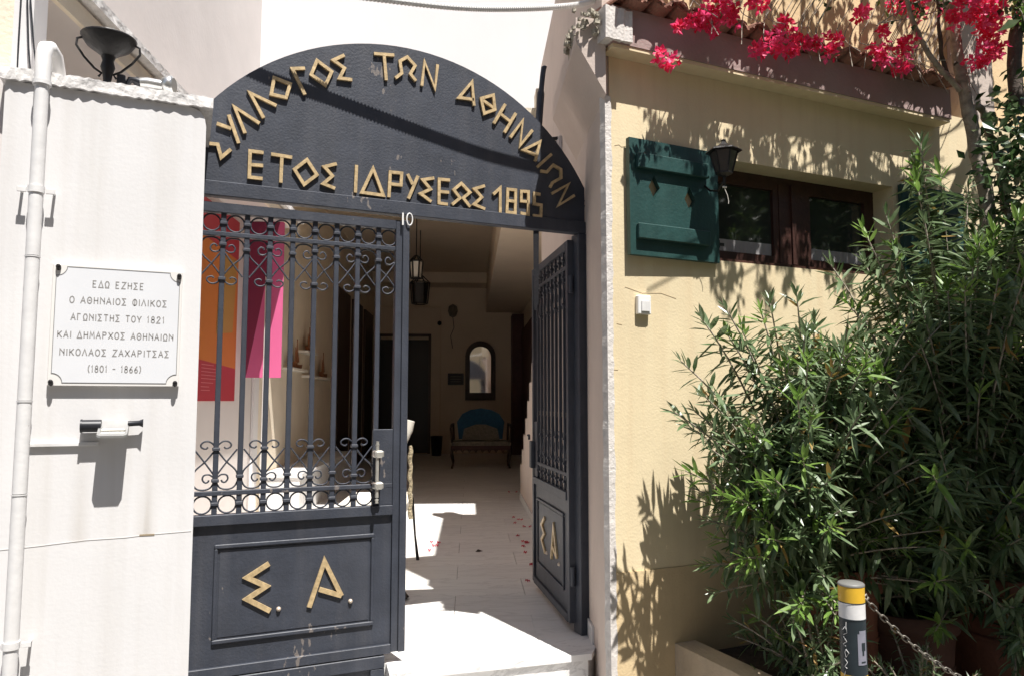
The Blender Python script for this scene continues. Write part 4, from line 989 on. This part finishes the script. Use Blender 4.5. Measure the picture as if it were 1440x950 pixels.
def oleander(label, base, tips, Lr, group='oleanders in front of the yellow wall', nind=110, dens=.028, bare=.30, newp=.45):
    t = thing('oleander', label, 'shrub', base, 0, group)
    items = []; sb = MB()
    for tip in tips:
        tip = Vector(tip) - Vector(base); p0 = Vector((rng.uniform(-.06, .06), rng.uniform(-.05, .05), 0))
        mid = p0.lerp(tip, .5) + Vector((-(tip.x)*.18, -(tip.y)*.18, abs(tip.z)*.12 + .03))
        pts = [p0*(1-u)**2 + mid*2*u*(1-u) + tip*u*u for u in [k/10 for k in range(11)]]
        sb.tube(pts, [.007*(1-.75*k/10) + .0012 for k in range(11)], 4, caps=False)
        ln = sum((pts[k+1]-pts[k]).length for k in range(10)); nw = int(ln*(1-bare)/dens)
        new = rng.random() < newp
        ph = rng.uniform(0, 6)
        for w in range(nw):
            u = bare + (1-bare)*w/max(1, nw-1); k = min(9, int(u*10)); fr = u*10-k
            p = pts[k].lerp(pts[k+1], fr); d = (pts[k+1]-pts[k]).normalized()
            a = d.cross(Vector((.3, .2, 1))).normalized(); c = d.cross(a)
            fromtip = nw-1-w
            for q in range(3):
                if rng.random() < .12: continue
                th = ph + w*1.05 + q*2.094
                out = a*cos(th) + c*sin(th)
                up_ = 1.9 if fromtip < 2 else (.9 if fromtip < 4 else rng.uniform(-.35, .75))
                dd = out + d*up_ + Vector((0, 0, -.15 if fromtip > 4 else .1)) + Vector([rng.uniform(-.2, .2) for _ in range(3)])
                L_ = rng.uniform(*Lr) * (.55 if fromtip < 1 else .8 if fromtip < 3 else 1)
                items.append((p, dd, rng.uniform(-.5, .5), L_*(rng.uniform(.7, 1.12)), 1 if (new and fromtip < 4) else (2 if rng.random() < .022 else 0), 0 if fromtip < 3 else rng.choice((0, 1, 1, 2))))
    so = sb.obj('stems', 'trunk', t); so['kind'] = 'stuff'
    foliage(t, items, nind, ['leaf', 'leaf_new', 'leaf_dry'])
    return t
def rp_(x, y, z, s=.06): return (x + rng.uniform(-s, s), y + rng.uniform(-s*1.5, s*1.5), z + rng.uniform(-s, s))
# left oleander
tipsA = [(1.93, -.98, 1.20), (1.95, -1.0, 1.42), (2.02, -1.05, 1.28), (2.10, -.95, 1.62), (2.15, -1.05, 1.66), (2.20, -1.0, 1.55), (2.02, -1.1, 1.05), (2.0, -.95, .95), (2.08, -1.1, .86),
         (2.28, -1.0, 1.58), (2.40, -1.0, 1.66), (2.50, -.95, 1.72), (2.62, -1.0, 1.75), (2.35, -1.2, 1.45)]
for i in range(185):
    x = rng.uniform(2.06, 3.15); tz = 1.08 + .55*min(1, (x-2.0)/.5)
    tipsA.append((x, rng.uniform(-1.45, -.72), rng.uniform(.38, tz)))
oleander('oleander with narrow grey-green leaves leaning left over the yellow wall', (2.66, -.97, .44), tipsA, (.085, .14))
tipsB = [(3.41, -1.08, 2.58), (3.44, -1.02, 2.50), (3.34, -1.1, 2.36), (3.52, -1.1, 2.42), (3.05, -1.15, 2.13), (2.93, -1.12, 2.06), (3.1, -1.15, 1.98), (3.25, -1.2, 2.12), (3.6, -1.3, 2.0), (3.82, -1.3, 2.18), (3.70, -1.25, 2.1), (3.3, -1.4, 1.9)]
tipsB += [(rng.uniform(3.75, 4.5), rng.uniform(-1.2, -.85), rng.uniform(2.1, 2.5)) for _ in range(12)]
for i in range(190):
    x = rng.uniform(2.65, 4.35); tz = 1.55 + .5*min(1, (x-2.7)/.4)
    tipsB.append((x, rng.uniform(-1.75, -.75), rng.uniform(.25, tz)))
oleander('tallest oleander with broad grey-green leaves in front of the window', (3.55, -1.12, .30), tipsB, (.09, .16), nind=140)
tipsC = [(rng.uniform(3.9, 4.9), rng.uniform(-1.7, -.8), rng.uniform(.3, 1.9)) for i in range(55)]
oleander('oleander in deep shade at the right edge above the large pot', (4.1, -1.2, .35), tipsC, (.09, .15), nind=60, newp=.1)
tipsD = [(rng.uniform(2.28, 2.72), rng.uniform(-1.45, -.85), rng.uniform(.05, .42)) for i in range(34)]
oleander('small dark oleander growing in the masonry planter', (2.50, -1.15, .02), tipsD, (.06, .10), nind=60, dens=.022, bare=.15, newp=.15)
tipsE = [(rng.uniform(2.55, 3.0), rng.uniform(-1.6, -1.25), rng.uniform(.0, .26)) for i in range(38)]
oleander('low fine-leaved bush beside the bollard foot', (2.76, -1.45, -.2), tipsE, (.035, .055), nind=40, dens=.016, bare=.1, newp=.1, group=None)
tipsF = [(rng.uniform(3.0, 3.9), rng.uniform(-1.75, -1.45), rng.uniform(.0, .5)) for i in range(26)]
oleander('drooping dark oleander branch hanging over the chain', (3.45, -1.42, .2), tipsF, (.09, .14), nind=50, bare=.1, newp=0)

def crown(parent, center, rad, n, L_, mats_, nind, seed, wfac=.26):
    rd = random.Random(seed); b = MB(); items = []
    clumps = []
    for i in range(int(n/26)):
        while True:
            v = Vector([rd.uniform(-1, 1) for _ in range(3)])
            if .25 < v.length < 1: break
        clumps.append(Vector((v.x*rad[0], v.y*rad[1], v.z*rad[2])) + Vector(center))
    pts = []
    for c in clumps:
        for k in range(26):
            p = c + Vector([rd.gauss(0, .085) for _ in range(3)]); d = Vector([rd.uniform(-1, 1), rd.uniform(-1, 1), rd.uniform(-.8, .5)])
            L1 = L_*rd.uniform(.7, 1.2); pts.append((p, d, rd.uniform(-1.5, 1.5), L1, rd.choice((0, 0, 1)) if len(mats_) > 1 else 0))
    order = sorted(range(len(pts)), key=lambda i: (pts[i][0]-camloc).length)
    for i, (p, d, roll, L1, kd) in enumerate(pts):
        F = Matrix.Translation(p) @ frame(d, roll)
        w = L1*wfac
        b.add([F @ Vector(v) for v in [(0,0,0), (L1*.4, w, .15*w), (L1*.45, 0, -.15*w), (L1*.4, -w, .15*w), (L1, 0, -.1*L1)]], [(0,2,1), (0,3,2), (1,2,4), (2,3,4)], kd)
    o = link('crown', raw(b, 'crown', mats_), parent); o['kind'] = 'stuff'
    return clumps
# bougainvillea
bg_ = thing('bougainvillea', 'bougainvillea with grey trunk and red-pink flowers climbing over the tiled eave', 'climber', (4.0, -.85, -.33))
BL = Vector((4.0, -.85, -.33))
def bt(name, P, r0, r1, m='trunk'):
    pts = interp([Vector(p)-BL for p in P], 5); n = len(pts); b = MB()
    b.tube([p + Vector((rng.uniform(-.004, .004), rng.uniform(-.004, .004), 0)) for p in pts], [r0 + (r1-r0)*i/(n-1) + rng.uniform(-.002, .002) for i in range(n)], 8); return b.obj(name, m, bg_)
bt('trunk', [(4.26, -1.0, -.33), (4.22, -.95, .8), (4.15, -.9, 1.7), (4.22, -.88, 2.35), (4.20, -.85, 2.69), (4.16, -.85, 2.88), (4.10, -.85, 3.13), (4.07, -.85, 3.30), (4.04, -.87, 3.5), (4.02, -.9, 3.8)], .05, .024)
bt('branch', [(4.15, -.86, 2.95), (4.25, -.86, 2.96), (4.33, -.85, 2.82), (4.37, -.87, 2.6), (4.40, -.9, 2.2), (4.45, -1, 1.4)], .018, .026)
bt('branch', [(4.08, -.85, 3.05), (3.99, -.85, 3.11), (3.90, -.85, 3.16), (3.74, -.87, 3.28), (3.60, -.9, 3.45), (3.3, -1.0, 3.75)], .018, .010)
bt('branch', [(3.98, -.85, 3.12), (3.92, -.86, 3.26), (3.86, -.9, 3.46), (3.8, -.95, 3.7)], .012, .008, 'trunk_dark')
bt('branch', [(4.05, -.85, 3.2), (4.13, -.83, 3.32), (4.12, -.85, 3.5), (4.18, -.9, 3.8)], .012, .008, 'trunk_dark')
bt('branch', [(4.35, -1.0, 2.9), (4.36, -1.0, 3.28), (4.47, -1.0, 3.55), (4.7, -1.0, 3.9)], .04, .035, 'trunk_dark')
# twining stems and leaves above the frame
sb = MB(); items = MB(); rd = random.Random(4)
def small_leaf(bm_, p, d, roll, L1, kd):
    F = Matrix.Translation(p) @ frame(d, roll); w = L1*.36
    bm_.add([F @ Vector(v) for v in [(0,0,0), (L1*.4, w, .2*w), (L1*.45, 0, -.15*w), (L1*.4, -w, .2*w), (L1, 0, -.1*L1)]], [(0,2,1), (0,3,2), (1,2,4), (2,3,4)], kd)
def hang(xw, zw, y, ln, dens):
    d_ = -.57 - y; x = xw + .14*d_; z = zw + 2.27*d_
    P = interp([(x + rd.uniform(-.05, .05), y + rd.uniform(-.03, .03), z + ln), (x + rd.uniform(-.03, .03), y, z + ln*.5), (x, y, z)], 5)
    P = [p - BL for p in P]; sb.tube(P, [.003]*len(P), 4, caps=False)
    for p in P:
        for q in range(dens):
            small_leaf(items, p + Vector((rd.uniform(-.028, .028), rd.uniform(-.03, .03), rd.uniform(-.03, .03))), Vector([rd.uniform(-1, 1) for _ in range(3)]), rd.uniform(-1, 1), rd.uniform(.028, .05), rd.choice((0, 0, 1)))
for i in range(330):
    xw = rd.uniform(2.10, 4.5); zw = rd.uniform(1.72, 2.78); y = rd.uniform(-1.5, -.85)
    if zw < 2.25 and xw < 2.45: continue
    if 2.45 < zw and xw > 3.75: continue
    if zw + 2.27*(-.57-y) < 3.30: continue
    hang(xw, zw, y, rd.uniform(.04, .18), rd.choice((1, 1, 2, 2)))
for i in range(400):
    xw = rd.uniform(1.95, 5.0); zw = rd.uniform(3.15, 4.8); y = rd.uniform(-1.15, -.72)
    if zw + 2.27*(-.57-y) < 3.50: continue
    hang(xw, zw, y, rd.uniform(.05, .25), rd.choice((1, 2, 2, 3)))
for i in range(46):   # long horizontal runners
    y = rd.uniform(-1.4, -.8); z = rd.uniform(3.45, 4.6); x0 = rd.uniform(2.3, 4.6)
    P = interp([(x0 + .7, y, z + .25), (x0 + .3, y + rd.uniform(-.08, .08), z + .12), (x0, y, z), (x0 - .3, y, z - rd.uniform(.05, .2))], 5)
    sb.tube([p - BL for p in P], [.004]*len(P), 4, caps=False)
for i in range(60):   # thin bare twigs close to the eave
    x1 = rd.uniform(2.2, 4.3); P = interp([(x1 + .2, -.86, 3.65), (x1 + .1, -.82, 3.4), (x1, -.80, 3.22), (x1 - rd.uniform(-.08, .12), -.82 - rd.uniform(0, .1), 3.02 + rd.uniform(-.03, .2))], 5)
    sb.tube([p - BL for p in P], [.0024]*len(P), 4, caps=False)
o = sb.obj('twigs', 'trunk', bg_); o['kind'] = 'stuff'
o = link('foliage', raw(items, 'foliage', ['leaf_dark', 'leaf_new']), bg_); o['kind'] = 'stuff'
def floret(bm_, p, nrm, r, kd, rd):
    F = Matrix.Translation(p) @ frame(nrm, rd.uniform(0, 6))
    for k in range(3):
        a = 2.094*k; ca, sa = cos(a), sin(a)
        def V(u, v, x): return F @ Vector((x, u*ca - v*sa, u*sa + v*ca))
        bm_.add([V(0, 0, 0), V(r*.55, r*.48, r*.45), V(r*1.15, 0, r*.75), V(r*.55, -r*.48, r*.45), V(r*.6, 0, r*.25)], [(0, 4, 1), (1, 4, 2), (2, 4, 3), (3, 4, 0)], kd)
extra = [((rd.uniform(2.1, 4.7), rd.uniform(-1.2, -.8), rd.uniform(3.45, 4.2)), rd.uniform(.06, .12)) for _ in range(9)]
for (c, r) in CL + extra:
    r *= .80; b = MB(); n = int(6 + (r/.1)**2*34)
    for k in range(n):
        v = Vector([rd.gauss(0, 1) for _ in range(3)]).normalized(); rr_ = r*.92*rd.uniform(.3, 1.3)
        floret(b, Vector(c) - BL + Vector((v.x*rr_, v.y*rr_*.7, v.z*rr_*.75)), v + Vector((0, -.5, .2)), .028, rd.choice((0, 0, 1)), rd)
    link('flower_cluster', raw(b, 'flower_cluster', ['bract', 'bract_deep']), bg_)
# dark evergreen at the right edge, crown reaching out over the pavement
tr = thing('citrus_tree', 'dark glossy-leaved tree at the right edge spreading above the oleanders', 'tree', (4.75, -1.5, -.33))
TL = Vector((4.75, -1.5, -.33))
b = MB(); b.tube(interp([Vector(p)-TL for p in [(4.75, -1.5, -.33), (4.72, -1.5, .8), (4.62, -1.55, 1.8), (4.6, -1.6, 2.6), (4.5, -1.7, 3.3)]], 5), .05, 8); b.obj('trunk', 'trunk_dark', tr)
crown(tr, Vector((4.55, -1.25, 2.45)) - TL, (.62, .55, .62), 3600, .075, ['leaf_dark', 'leaf'], 0, 5)
crown(tr, Vector((4.55, -2.38, 2.80)) - TL, (1.75, .75, .42), 21000, .115, ['leaf_dark', 'leaf'], 0, 6)
for P in ([(4.6, -1.6, 2.4), (4.4, -1.9, 2.8), (3.9, -2.2, 3.0), (3.3, -2.3, 3.1)], [(4.6, -1.6, 2.5), (4.8, -2.0, 2.9), (5.0, -2.3, 3.1)], [(4.6, -1.6, 2.2), (4.5, -1.3, 2.5), (4.4, -1.1, 2.8)]):
    b = MB(); b.tube(interp([Vector(p)-TL for p in P], 5), .018, 6); b.obj('limb', 'trunk_dark', tr)
# unseen house across the street, added behind the camera to block skylight
oh = thing('unseen_opposite_house', 'plain ochre house with a row of windows, added unseen across the street to block skylight', 'house', (0, -9.2, 0))
b = MB(); b.box(-9, 12, -.4, 0, -.33, 7.6); b.obj('facade', 'orange_plaster', oh)
b = MB(); b.box(-9, 12, -.001, .25, 7.61, 7.8); b.obj('cornice', 'white_wall', oh)
for x in (-7, -4, -1, 2, 5, 8):
    for z in (.7, 4.2):
        b = MB(); b.box(x, x+1.1, .001, .04, z, z+1.9); w_ = b.obj('window', 'white_paint', oh)
        b = MB(); b.box(x+.1, x+1.0, .041, .05, z+.1, z+1.8); b.obj('pane', 'glass', w_)
